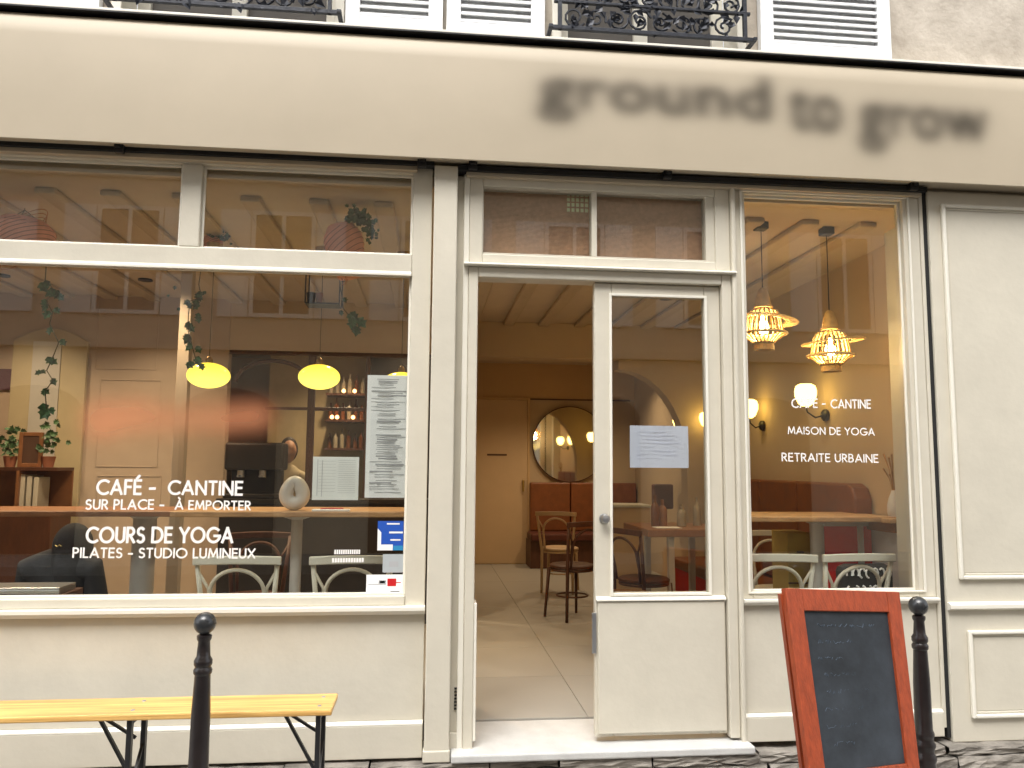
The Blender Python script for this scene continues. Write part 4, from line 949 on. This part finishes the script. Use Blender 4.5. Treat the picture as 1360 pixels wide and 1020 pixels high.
m = MB(); m.box(xa, xb, 2.78, 2.8, zs[0], zs[1] - .0005); m.box(at(24, 650, 2.5).x - .02, at(24, 650, 2.5).x, 2.5, 2.779, zs[0] + .0005, zs[1] - .0005); obj('back_board', m, MWOOD, bs)
for i, px in enumerate((35, 44, 53)):
    q = at(px, 650, 2.6); hh = zs[1] - zs[0] - .03 - .01 * i; m = MB(); m.box(q.x - .018, q.x + .018, 2.53, 2.72, zs[0] + .0005, zs[0] + hh)
    tag(obj('book', m, BOOKW, bevel=.003), ('left', 'middle', 'right')[i] + 'most white standing book of the three on the far left shelf' if i != 1 else 'white book between two others on the far left shelf', 'book')
q = at(40, 600, 2.6); fr = thing('standing_frame', 'brown picture frame standing on the far left shelf', 'picture frame', (q.x, 2.6, zs[1] + .026))
m = MB(); m.ring(q.x - .09, q.x + .09, zs[1] + .026, zs[1] + .30, .03, .03, .03, .03, 2.60, 2.62); obj('frame', m, MWOOD, fr, bevel=.003)
m = MB(); m.box(q.x - .06, q.x + .06, 2.607, 2.612, zs[1] + .056, zs[1] + .27); obj('picture', m, BOOKD, fr)
for px, h_ in ((12, .20), (63, .26)):
    q = at(px, 610, 2.6); t = thing('shelf_plant', ('low' if px == 12 else 'taller') + ' leafy pot plant on the far left shelf', 'plant', (q.x, 2.62, zs[1] + .026), 'pot plants on the far left shelf')
    m = MB(); m.lathe([(.035, 0), (.05, .08), (.053, .085), (.04, .086)], (q.x, 2.62, zs[1] + .026), 16); obj('pot', m, TERRD, t, smooth='auto')
    rr = random.Random(px); m = MB()
    for k in range(40): leaf_mesh(m, Vector((q.x + rr.gauss(0, .04), 2.62 + rr.gauss(0, .04), zs[1] + .12 + rr.uniform(0, h_))), (rr.uniform(-1, 1), rr.uniform(-1, 1), rr.uniform(-.3, 1)), .05, rr)
    obj('foliage', m, IVY, t)
# ------------------------------------------------------------------ glazed dark partition, back bar
Yp = 3.22
gp = thing('glazed_partition', 'dark framed glazed partition with an arch in front of the back bar', 'partition', (-1.0, Yp, 0))
pl_, pr_ = at(311, 560, Yp).x, .298; ztop = at(400, 472, Yp).z; xm = at(412, 560, Yp).x; xr = at(487, 560, Yp).x; zx = at(430, 543, Yp).z
m = MB(); m.box(-1.779, pr_, Yp - .0, Yp + .06, ztop, ztop + .035); m.box(xm - .03, xm + .03, Yp, Yp + .06, 1.0, ztop - .0005); m.box(xr - .02, xr + .02, Yp, Yp + .06, 1.0, ztop - .0005); m.box(xm + .0305, xr - .0205, Yp + .005, Yp + .055, zx - .015, zx + .015)
obj('frame', m, DWOOD, gp, bevel=.004)
cxa = (pl_ + xm) / 2 - .02; ra = (xm - pl_) / 2 - .01; m = MB()
m.tube([(cxa + ra * math.cos(R(a)), Yp + .03, ztop - .05 - .62 * ra + .62 * ra * math.sin(R(a)) ) for a in range(0, 181, 9)], .020, 6); obj('arch', m, DWOOD, gp, smooth=True)
m = MB(); m.box(xm - .40, xm - .0305, Yp + .008, Yp + .05, zx - .012, zx + .012); obj('crossbar', m, DWOOD, gp)
m = MB(); m.box(-1.779, pr_, 3.21, 3.33, ztop + .0355, CZ - .001); struct('partition_bulkhead', m, IWALL)
bb = thing('back_bar', 'black bar counter and dark bottle shelves at the back of the left room', 'bar', (-.9, 3.9, 0))
m = MB(); m.box(-1.75, .29, 3.0, 3.19, 0, 1.02); obj('front_counter', m, BACKBAR, bb, bevel=.004)
m = MB(); m.box(-1.77, .29, 2.95, 3.2, 1.0205, 1.06); obj('counter_top', m, STEEL if False else BACKBAR, bb, bevel=.004)
m = MB(); m.box(-1.75, .29, 4.9, 4.98, 0, 2.75); obj('back_panel', m, mat('bar_back_tan', (.60, .48, .28), .7, var=.1), bb)
xs0, xs1 = at(432, 540, 4.6).x, at(500, 540, 4.6).x
m = MB(); m.box(xs0 + .42, .28, 4.55, 4.899, .6, 2.6); obj('tall_cabinet', m, BACKBAR, bb, bevel=.004)
SHZ = [at(460, 598, 4.6).z, at(460, 560, 4.6).z, at(460, 525, 4.6).z]
for z in SHZ: m = MB(); m.box(xs0, xs0 + .419, 4.60, 4.899, z, z + .025); obj('shelf', m, DWOOD, bb)
rr = random.Random(8)
for z in SHZ[0:3]:
    for k in range(6):
        mt = AMB if rr.random() < .6 else CLR
        bottle('one of the small dark bottles in the row on the %s back bar shelf' % ('lowest', 'middle', 'top')[SHZ.index(z)], xs0 + .04 + k * .068, 4.72 + rr.uniform(-.04, .04), z + .0255, .024, rr.uniform(.15, .24), mt, 'bottles on the %s back bar shelf' % ('lowest', 'middle', 'top')[SHZ.index(z)])
for (px, py) in ((447, 545), (440, 548), (468, 555), (455, 537), (470, 524)):
    c = at(px, py, 4.55); m = MB(); m.lathe([(.002, -.022), (.018, -.012), (.022, 0), (.016, .016), (.002, .024)], (0, 0, 0), 12); o = obj('tea_light', m, BARL, smooth=True); o.location = (c.x, 4.62, c.z if False else min(SHZ, key=lambda s: abs(s - c.z)) + .048)
    sn = ('lowest', 'middle', 'top')[SHZ.index(min(SHZ, key=lambda s: abs(s - c.z)))]; tag(o, 'small orange glowing candle light on the %s back bar shelf' % sn, 'candle', 'candle lights on the %s back bar shelf' % sn)
cm = thing('coffee_machine', 'black espresso machine on the bar counter behind the words CANTINE', 'coffee machine', (at(345, 640, 3.05).x, 3.08, 1.061))
x0_, x1_ = at(300, 640, 3.05).x, at(378, 640, 3.05).x; zc1 = at(340, 588, 3.05).z
m = MB(); m.box(x0_, x1_, 2.96, 3.19, 1.30, zc1); obj('upper_body', m, BACKBAR, cm, bevel=.02)
m = MB(); m.box(x0_ + .03, x1_ - .03, 3.10, 3.19, 1.061, 1.2995); m.box(x0_, x1_, 2.96, 3.0995, 1.061, 1.10); obj('lower_body', m, BACKBAR, cm, bevel=.008)
for k in range(2): m = MB(); xx = x0_ + .13 + k * .18; m.lathe([(.03, 1.24), (.03, 1.299)], (xx, 3.02, 0), 14); m.tube([(xx, 3.02, 1.255), (xx, 2.90, 1.25)], .010, 6); obj('portafilter', m, STEEL, cm, smooth='auto')
# ------------------------------------------------------------------ paper and stickers on the left window
YPp = .052
def sheet(name, label, cat, c4, mt, y, lines=None, grp=None):
    """c4: pixel x0, x1, y0, y1"""
    a, b = at(c4[0], c4[3], y), at(c4[1], c4[2], y); t = thing(name, label, cat, ((a.x + b.x) / 2, y, a.z), grp)
    m = MB(); n = 10; b0 = 0
    for j in range(n + 1):
        for i in range(n + 1): m.v.append((a.x + (b.x - a.x) * i / n, y + .0025 + .0018 * math.sin(i * .9 + j * .5), a.z + (b.z - a.z) * j / n))
    for j in range(n):
        for i in range(n): q = j * (n + 1) + i; m.f.append((q, q + 1, q + n + 2, q + n + 1))
    obj('paper', m, mt, t, smooth=True)
    if lines:
        m = MB()
        for (u0, u1, v, w_) in lines: m.quad(*[(a.x + (b.x - a.x) * u, y + .0004, b.z - (b.z - a.z) * vv) for u, vv in ((u0, v), (u1, v), (u1, v + w_), (u0, v + w_))])
        obj('print', m, INK if mt is not PAPER2 else mat('faint_print', (.64, .67, .84), .8), t)
    return t
rr = random.Random(4); Ls = []
v = .03
while v < .96:
    if not (.44 < v < .47): Ls.append((rr.uniform(.22, .3) if rr.random() < .8 else .1, rr.uniform(.62, .95), v, .0055 if rr.random() < .8 else .011))
    v += rr.choice((.016, .02, .028))
sheet('menu_sheet', 'long white printed menu sheet taped inside the left window by its frame', 'notice', (484, 544, 499, 661), PAPER, YPp, Ls)
Ls = [(u, u + .012, .06 + .02 * (i % 3), .84) for i, u in enumerate((.1, .2))] + [(.55, .93, .08 + .05 * k, .006) for k in range(16)] + [(.12, .5, .10 + .07 * k, .005) for k in range(11)]
sheet('square_notice', 'square pale grey notice taped to the glass beside the ring vase', 'notice', (414, 477, 607, 664), mat('faded_paper', (.80, .82, .80), .8, var=.03), YPp, Ls)
sheet('door_notice', 'pale lavender notice taped on the door glass', 'notice', (837, 914, 566, 621), PAPER2, .046, [(.12, .12 + q, .14 + .09 * k, .012) for k, q in enumerate((.5, .7, .62, .74, .3, .66, .7, .42))])
lbl = at(445, 725, YG); 
for k, (pxa, pxb, py) in enumerate(((444, 479, 733), (441, 484, 744))):
    a, b = at(pxa, py + 3, YG), at(pxb, py - 3, YG); m = MB(); n = 12
    for i in range(n): x0__ = a.x + (b.x - a.x) * i / n; m.box(x0__, x0__ + (b.x - a.x) / n * .72, YG - .0006, YG, a.z, b.z)
    obj('small_print', m, VINYL, LW)
def sticker(label, c4, mt, y, extra=()):
    a, b = at(c4[0], c4[3], y), at(c4[1], c4[2], y); t = thing('window_sticker', label, 'sticker', ((a.x + b.x) / 2, y, a.z))
    m = MB(); m.box(a.x, b.x, y, y + .0008, a.z, b.z); obj('sticker_face', m, mt, t)
    for (u0, u1, v0_, v1_, mm, sl_) in extra:
        m = MB(); X_ = lambda u: a.x + (b.x - a.x) * u; Z_ = lambda v: a.z + (b.z - a.z) * v
        m.quad((X_(u0), y - .0006, Z_(v0_)), (X_(u1), y - .0006, Z_(v0_)), (X_(u1), y - .0006, Z_(v1_) + sl_), (X_(u0), y - .0006, Z_(v1_))); obj('mark', m, mm, t)
    return t
sticker('blue payment sticker with white stripes in the corner of the left window', (501, 536, 692, 731), BLUE, YG, ((.0, .6, .0, .20, VINYL, 0), (.62, 1, 0, .16, BLUE2, 0), (.35, .85, .88, .93, VINYL, 0), (.45, .98, .58, .64, VINYL, .0), (.5, .9, .33, .38, VINYL, 0), (.0, .14, .2, .75, VINYL, -.02)))
sticker('plain grey sticker between the blue sticker and the white card', (508, 536, 736, 760), GREYS, YG, ((.3, .75, .3, .6, INK, 0), (.05, .95, -.02, .05, INK, 0)))
sticker('white card sticker with a red mark at the bottom corner of the left window', (486, 535, 763, 790), PAPER, YG, ((.58, .82, .42, .80, REDP, 0), (.06, .54, .50, .54, INK, 0), (.34, .54, .54, .72, INK, 0), (.37, .51, .57, .69, PAPER, 0), (.82, .95, .58, .62, REDP, 0), (.66, .92, .14, .18, INKD, 0)))
# ------------------------------------------------------------------ laptop-like silver ledge inside, far left
m = MB(); q0, q1 = at(-60, 790, .14), at(84, 788, .14); m.box(q0.x, q1.x, .095, .28, .72, .742); lp = thing('laptop', 'flat silver laptop lying on the sill in front of the person in black', 'laptop', ((q0.x + q1.x) / 2, .2, .72))
obj('base', m, STEEL, lp, bevel=.004); m = MB(); m.box(q0.x, q1.x, .095, .28, .7425, .752); obj('lid', m, STEEL, lp, bevel=.004)
m = MB(); m.box(LX, q1.x + .02, .085, .32, .68, .7195); struct('inner_window_sill', m, DWOOD, bevel=.004)
m = MB(); m.box(LX, wR, .101, .26, .56, .60); struct('inner_low_sill', m, LEGW, bevel=.004)
m = MB(); m.box(.20 - 3.55, -.0, .15, .19, 0, .5595); struct('inner_dado_wall', m, IWALL)
m = MB(); m.box(rwL, 2.97, .15, .19, 0, .68); struct('inner_dado_wall_right', m, IWALL)
# blinds behind the transom panes
tb = thing('woven_blind', 'brown woven blind behind the two panes above the door', 'blind', (.9, .09, 2.45))
m = MB(); m.box(opL, dR, .094, .098, OT + .09, 2.84); obj('blind_cloth', m, BLIND, tb)
m = MB()
for k in range(70): z = OT + .1 + k * .0068; m.box(opL, dR, .090, .0925, z, z + .0035)
obj('slats', m, BLIND, tb)
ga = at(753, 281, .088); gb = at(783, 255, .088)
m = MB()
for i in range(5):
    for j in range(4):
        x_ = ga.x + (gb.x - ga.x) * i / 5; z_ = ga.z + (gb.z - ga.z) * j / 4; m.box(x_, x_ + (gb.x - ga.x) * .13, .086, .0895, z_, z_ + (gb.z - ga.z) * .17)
obj('painted_reflection', m, mat('pale_green_reflection', (.88, .95, .62), .4), tb)  # daylight reflection put into the colour as pale green squares on the blind
# ------------------------------------------------------------------ people
def skin_body(name, joints, edges, mt, parent, root=0, sub=2, label=None):
    me = bpy.data.meshes.new(name); me.from_pydata([j[0] for j in joints], edges, []); me.update(); me.materials.append(mt)
    o = bpy.data.objects.new(name, me); col.objects.link(o); sk = o.modifiers.new('skin', 'SKIN'); 
    if not me.skin_vertices: 
        bm = bmesh.new(); bm.from_mesh(me); bm.verts.layers.skin.verify(); bm.to_mesh(me); bm.free()
    for i, j in enumerate(joints):
        r = j[1]; me.skin_vertices[0].data[i].radius = (r, r) if not isinstance(r, tuple) else r; me.skin_vertices[0].data[i].use_root = (i == root)
    sk.use_smooth_shade = True; s = o.modifiers.new('sub', 'SUBSURF'); s.levels = sub; s.render_levels = sub
    if parent is not None: o.parent = parent; o.matrix_parent_inverse = Matrix.Translation(-ORG[parent.name])
    ORG[o.name] = Vector((0, 0, 0))
    if label: o['label'] = label
    return o
def head(parent, c, hairm, s=1.0, rz=0, hair_only=False):
    c = Vector(c); rm = Matrix.Rotation(rz, 3, 'Z')
    def blob(name, mt, fn, seg=28, rings=20):
        m = MB()
        for j in range(rings + 1):
            ph = math.pi * j / rings
            for i in range(seg):
                th = 2 * math.pi * i / seg; p = Vector((math.sin(ph) * math.cos(th), math.sin(ph) * math.sin(th), math.cos(ph))); m.v.append(tuple(c + rm @ fn(p)))
        for j in range(rings):
            for i in range(seg): m.f.append((j * seg + i, j * seg + (i + 1) % seg, (j + 1) * seg + (i + 1) % seg, (j + 1) * seg + i))
        return obj(name, m, mt, parent, smooth=True)
    def face(p):      # face looks to -y
        x, y, z = p.x * .074, p.y * .095, p.z * .118
        if z < 0: x *= 1 + z * 2.6; y *= 1 + z * 1.3
        if y < -.06 and abs(x) < .016 and -.045 < z < .015: y -= .018 * (1 - abs(x) / .016)
        if y < -.05 and .012 < abs(x) < .045 and 0 < z < .03: y += .008
        if y < -.05 and abs(x) < .025 and -.072 < z < -.055: y -= .005
        return Vector((x, y, z)) * s
    return blob, face
# seated person in black, seen from behind
pc = at(80, 760, .62)
hp = at(97, 712, .64)
P1 = thing('person', 'person in a black cap and black jacket seated behind the left window, seen from behind', 'person', (pc.x, .7, 0))
bx, by = pc.x - .02, .66
DZ = .165
J = [((bx, by + .08, .47 - DZ), (.15, .13)), ((bx, by + .05, .62 - DZ), (.145, .12)), ((bx, by - .0, .88 - DZ), (.175, .12)), ((bx + .005, by - .01, .965 - DZ), (.125, .09)), ((bx + .04, by + .0, 1.03 - DZ), (.075, .07)),
     ((bx - .155, by - .0, .935 - DZ), .075), ((bx - .20, by + .03, .70 - DZ), .056), ((bx - .20, by + .14, .62 - DZ), .050), ((bx - .13, by + .30, .66 - DZ), .040), ((bx - .08, by + .40, .70 - DZ), .030),
     ((bx + .165, by - .0, .935 - DZ), .075), ((bx + .21, by + .03, .70 - DZ), .056), ((bx + .20, by + .14, .62 - DZ), .050), ((bx + .13, by + .30, .66 - DZ), .040), ((bx + .08, by + .40, .70 - DZ), .030),
     ((bx - .09, by + .10, .46 - DZ), .090), ((bx - .12, by + .44, .47), .070), ((bx - .12, by + .42, .10), .048), ((bx - .12, by + .52, .03), .038),
     ((bx + .09, by + .10, .46 - DZ), .090), ((bx + .12, by + .44, .47), .070), ((bx + .12, by + .42, .10), .048), ((bx + .12, by + .52, .03), .038)]
Eg = [(0, 1), (1, 2), (2, 3), (3, 4), (3, 5), (5, 6), (6, 7), (7, 8), (8, 9), (3, 10), (10, 11), (11, 12), (12, 13), (13, 14), (0, 15), (15, 16), (16, 17), (17, 18), (0, 19), (19, 20), (20, 21), (21, 22)]
skin_body('body', J, Eg, CLOTH, P1)
hc = (hp.x - .005, by + .0, 1.045 - DZ)
m = MB(); m.tube([(hp.x - .02 + .085 * math.cos(a * math.pi / 10), by + .005 + .075 * math.sin(a * math.pi / 10), 1.005 - DZ - .012 * math.sin(a * math.pi / 10)) for a in range(20)], .018, 8, True); obj('collar', m, CLOTH, P1, smooth=True)
blob, face = head(P1, hc, HAIR, 1.0, R(160))
blob('head', SKIN, face)
blob('cap', CAPM, lambda p: Vector((p.x * .092, p.y * .112, max(p.z, -.35) * .128 + .012)))
def hairf(p):
    k = max(0, -p.z); z = p.z * .12 - k * .13
    return Vector((p.x * (.088 + .10 * k * k), p.y * (.100 if p.y > 0 else .05) * (1 + .3 * k) + .012, z - .01))
blob('hair', CLOTH, hairf)
m = MB(); q = Vector(hc); m.prism([(q.x - .07, q.y + .09), (q.x - .05, q.y + .16), (q.x + .01, q.y + .17), (q.x + .055, q.y + .15), (q.x + .07, q.y + .09)], 'z', q.z + .015, q.z + .025); obj('cap_peak', m, CAPM, P1)
m = MB(); m.tube([(q.x - .045, q.y - .1115, q.z + .03), (q.x - .033, q.y - .115, q.z + .022), (q.x - .022, q.y - .1165, q.z + .032), (q.x - .012, q.y - .117, q.z + .024)], .0022, 5); obj('cap_mark', m, BRASS, P1)
stl = thing('low_stool', 'dark low stool under the person in black', 'stool', (bx, by + .08, 0))
m = MB(); m.lathe([(.001, .13), (.17, .13), (.18, .14), (.18, .17), (.17, .18), (.001, .18)], (bx, by + .1, 0), 20); obj('seat', m, DWOOD, stl, smooth='auto')
for a in (.8, 2.3, 3.9, 5.5): m = MB(); m.tube([(bx + .14 * math.cos(a), by + .1 + .14 * math.sin(a), .13), (bx + .17 * math.cos(a), by + .1 + .17 * math.sin(a), -.003)], .013, 6); obj('leg', m, DWOOD, stl)
# barista behind the counter
q = at(384, 600, 3.75); bx, by = q.x, 3.75; zo = q.z - 1.52
P2 = thing('person', 'person with dark hair and a cream top standing behind the bar', 'person', (bx, by, 0))
zh = q.z
J = [((bx, by, zh - .62), (.14, .10)), ((bx, by, zh - .45), (.12, .09)), ((bx, by, zh - .28), (.15, .10)), ((bx, by, zh - .20), (.09, .07)), ((bx, by - .005, zh - .11), .045),
     ((bx - .16, by, zh - .24), .050), ((bx - .22, by - .03, zh - .48), .042), ((bx - .14, by - .22, zh - .54), .032), ((bx - .10, by - .28, zh - .53), .026),
     ((bx + .16, by, zh - .24), .050), ((bx + .24, by - .03, zh - .46), .042), ((bx + .30, by - .22, zh - .42), .032), ((bx + .32, by - .28, zh - .40), .026),
     ((bx - .08, by, zh - .68), .085), ((bx - .09, by, zh - 1.08), .06), ((bx - .09, by, .06), .04), ((bx + .08, by, zh - .68), .085), ((bx + .09, by, zh - 1.08), .06), ((bx + .09, by, .06), .04)]
Eg = [(0, 1), (1, 2), (2, 3), (3, 4), (3, 5), (5, 6), (6, 7), (7, 8), (3, 9), (9, 10), (10, 11), (11, 12), (0, 13), (13, 14), (14, 15), (0, 16), (16, 17), (17, 18)]
skin_body('body', J, Eg, CREAMC, P2)
blob, face = head(P2, (bx, by - .01, zh), HAIR, .95, R(15)); blob('head', SKIN, face)
blob('hair', HAIR, lambda p: Vector((p.x * .084, (p.y * .105 if p.y > -.1 else p.y * .05) + .012, p.z * .12 + .022)))

# ================================================================== STREET FURNITURE
# beer bench
zbn = .345
bl_far, br_far = at(-140, 944, -.30), at(450, 921, -.30)
bench = thing('folding_bench', 'long varnished wooden bench on black folding legs under the left window', 'bench', (-1.6, -.42, ZP))
dirv_ = Vector((br_far.x - bl_far.x, .0, 0)).normalized(); ang = R(1.2)
bx1 = at(449, 925, -.32).x; bx0 = bx1 - 2.2; 
m = MB(); m.box(bx0, bx1, -.555, -.315, zbn - .026, zbn); bt = obj('bench_top', m, BWOOD, bench, bevel=.006)
for xc_ in (at(425, 980, -.45).x, at(180, 980, -.45).x):
    for y_ in (-.50, -.37):
        m = MB(); m.lathe([(.009, 0), (.008, .0025), (.001, .0035)], (xc_, y_, zbn), 12); obj('bolt_head', m, STEEL, bench, smooth='auto')
def fold_leg(xc, sgn):
    m = MB()
    for y_ in (-.52, -.35): m.bar((xc, y_, ZP), (xc, y_, zbn - .027), .028, .020)
    m.bar((xc, -.35, zbn - .04), (xc, -.52, zbn - .04), .02, .02); m.bar((xc, -.35, ZP + .14), (xc, -.52, ZP + .14), .016, .016)
    o = obj('folding_leg', m, BLACKM, bench, bevel=.002)
    m = MB(); m.bar((xc - .16, -.435, zbn - .034), (xc - .005, -.435, ZP + .20), .016, .012); m.bar((xc - .13, -.435, zbn - .050), (xc - .004, -.435, zbn - .13), .014, .010)
    m.bar((xc, -.52, ZP + .14), (xc, -.35, zbn - .17), .012, .012)
    obj('brace', m, BLACKM, o)
fold_leg(at(425, 980, -.45).x, 1); fold_leg(at(180, 980, -.45).x, 1); fold_leg(bx0 + .15, 1)
# bollards
def bollard(px, py, Y, label):
    top = at(px, py, Y); zt_ = top.z; rb = .042
    t = thing('street_bollard', label, 'bollard', (top.x, Y, ZP), 'cast iron bollards along the kerb'); H = zt_ - ZP
    c = (top.x, Y, ZP)
    prof = [(.001, 0), (.062, 0), (.064, .16), (.056, .19), (.050, .22), (.056, .232), (.056, .244), (.047, .26), (.046, .275), (.054, .29), (.054, .30), (.045, .315), (.045, .325), (.050, .335), (.050, .345), (.043, .36), (.041, H * .6), (.034, H - .235), (.040, H - .228), (.041, H - .216), (.034, H - .205), (.040, H - .195), (.040, H - .180), (.030, H - .165), (.026, H - .11), (.032, H - .10), (.033, H - .088), (.018, H - .08), (.014, H - .07)]
    prof = [(r * .86, z) for r, z in prof]; m = MB(); m.lathe(prof, c, 28); obj('shaft', m, BOLL, t, smooth='auto')
    m = MB(); m.lathe([(max(.001, rb * math.cos(R(a))), rb * math.sin(R(a))) for a in range(-90, 91, 10)], (top.x, Y, zt_ - rb), 28); obj('ball', m, BOLLB, t, smooth=True)
bollard(273, 813, -.75, 'dark brown iron bollard with a ball top in front of the bench')
bollard(1219, 792, -.55, 'dark brown iron bollard with a ball top behind the red chalkboard')
# A-board
TL, TR, BL, BR = at(1037, 782, -.78), at(1188, 787, -.66), at(1076, 1075, -.98), at(1220, 1068, -.86)
zb__ = ZP
def lerp(a, b, t): return a + (b - a) * t
for pnt, ref in ((BL, TL), (BR, TR)):
    pass
def down(T, Bt):          # follow the edge down to the pavement
    d = Bt - T; k = (T.z - ZP) / -d.z; return T + d * k
BL, BR = down(TL, BL), down(TR, BR)
ab = thing('chalkboard_sign', 'red framed chalkboard A-board standing on the pavement before the right window', 'sign', (BL + BR) / 2)
nrm = (TR - TL).cross(BL - TL).normalized()
if nrm.y > 0: nrm = -nrm
def slab(name, u0, u1, v0, v1, d0, d1, mt, par, bev=.003):
    m = MB()
    for d in (d0, d1):
        for u, v in ((u0, v0), (u1, v0), (u1, v1), (u0, v1)):
            p = lerp(lerp(TL, TR, u), lerp(BL, BR, u), v) + nrm * d; m.v.append(tuple(p))
    m.f = [(0, 1, 2, 3), (7, 6, 5, 4), (0, 4, 5, 1), (1, 5, 6, 2), (2, 6, 7, 3), (3, 7, 4, 0)]
    return obj(name, m, mt, par, bevel=bev)
fp = slab('side_rail', 0, .135, 0, 1, 0, .03, REDW, ab); slab('side_rail', .886, 1, 0, 1, 0, .03, REDW, ab)
slab('top_rail', .136, .885, 0, .085, .001, .028, REDW, ab); slab('bottom_rail',   .136, .885, .668, .80, .001, .028, REDW, ab)
slab('slate_board', .136, .885, .086, .667, .004, .016, SLATE, ab, 0)
CH = mat('chalk', (.09, .12, .16), .9, var=.3, vscale=60)
rr = random.Random(6)
for k in range(8):
    v = .14 + k * .062; u = .21 + rr.uniform(0, .05); m = MB()
    end = rr.uniform(.45, .8)
    while u < end:
        w_ = rr.uniform(.03, .09); pts = []
        for i in range(8): pts.append(lerp(lerp(TL, TR, u + w_ * i / 7), lerp(BL, BR, u + w_ * i / 7), v + rr.uniform(-.008, .008)) + nrm * .0168)
        m.tube(pts, .0011, 3); u += w_ + .022
    obj('chalk_line', m, CH, ab, kind='stuff')
back = (TL + TR) / 2
m = MB(); off = Vector((.10, .36, 0))
for a, b in ((TL, BL), (TR, BR)): m.bar(lerp(a, b, .02) - nrm * .002, Vector((b.x, b.y, ZP)) + Vector((.10, .22, .0)) * 1.0 - nrm * .02, .028, .02)
obj('rear_leg', m, REDW, ab)
# ================================================================== OPPOSITE BUILDING (seen in the glass)
OP = thing('opposite_building', 'pale limestone apartment building across the street, mirrored in the shop glass', 'building', (0, -10.1, ZP))
YO = -9.9; OH = 11.0
m = MB(); m.box(-13, 13, YO - 4, YO, ZP, OH); obj('wall', m, OPPW, OP)
m = MB()
for z in (3.3, 6.3, 9.2): m.box(-13, 13, YO, YO + .12, z, z + .16)
obj('cornice', m, OPPW, OP, bevel=.01)
w0 = None
for fl_ in range(3):
    for i in range(9):
        x, z = -10.4 + i * 2.6, 3.9 + fl_ * 3.0
        if w0 is None:
            f = MB(); f.ring(-.55, .55, 0, 1.9, .07, .07, .07, .07, YO + .001, YO + .05); f.box(-.03, .03, YO + .001, YO + .05, .07, 1.83); w0 = obj('window', f, OPPS, OP); w0.location = (x, 0, z)
            g = MB(); g.box(-.48, .48, YO + .003, YO + .012, .07, 1.83); pn = obj('pane', g, OPPD, w0); 
            s_ = MB(); s_.box(-1.08, -.57, YO + .001, YO + .045, 0, 1.9); s_.box(.57, 1.08, YO + .001, YO + .045, 0, 1.9); sh_ = obj('shutter', s_, OPPS, w0)
        else:
            c = w0.copy(); col.objects.link(c); c.location = (x, 0, z)
            for ch in (pn, sh_): d = ch.copy(); col.objects.link(d); d.parent = c
for i, x in enumerate((-6.6, -3.4, -.2, 3.0, 6.2)):
    pts = [(x - .8, ZP + .02), (x + .8, ZP + .02), (x + .8, 2.2)] + [(x + .8 * math.cos(R(a)), 2.2 + .45 * math.sin(R(a))) for a in range(15, 180, 15)] + [(x - .8, 2.2)]
    f = MB(); f.prism(pts, 'y', YO + .001, YO + .03); obj('archway', f, OPPD if i % 2 else DWOOD, OP)
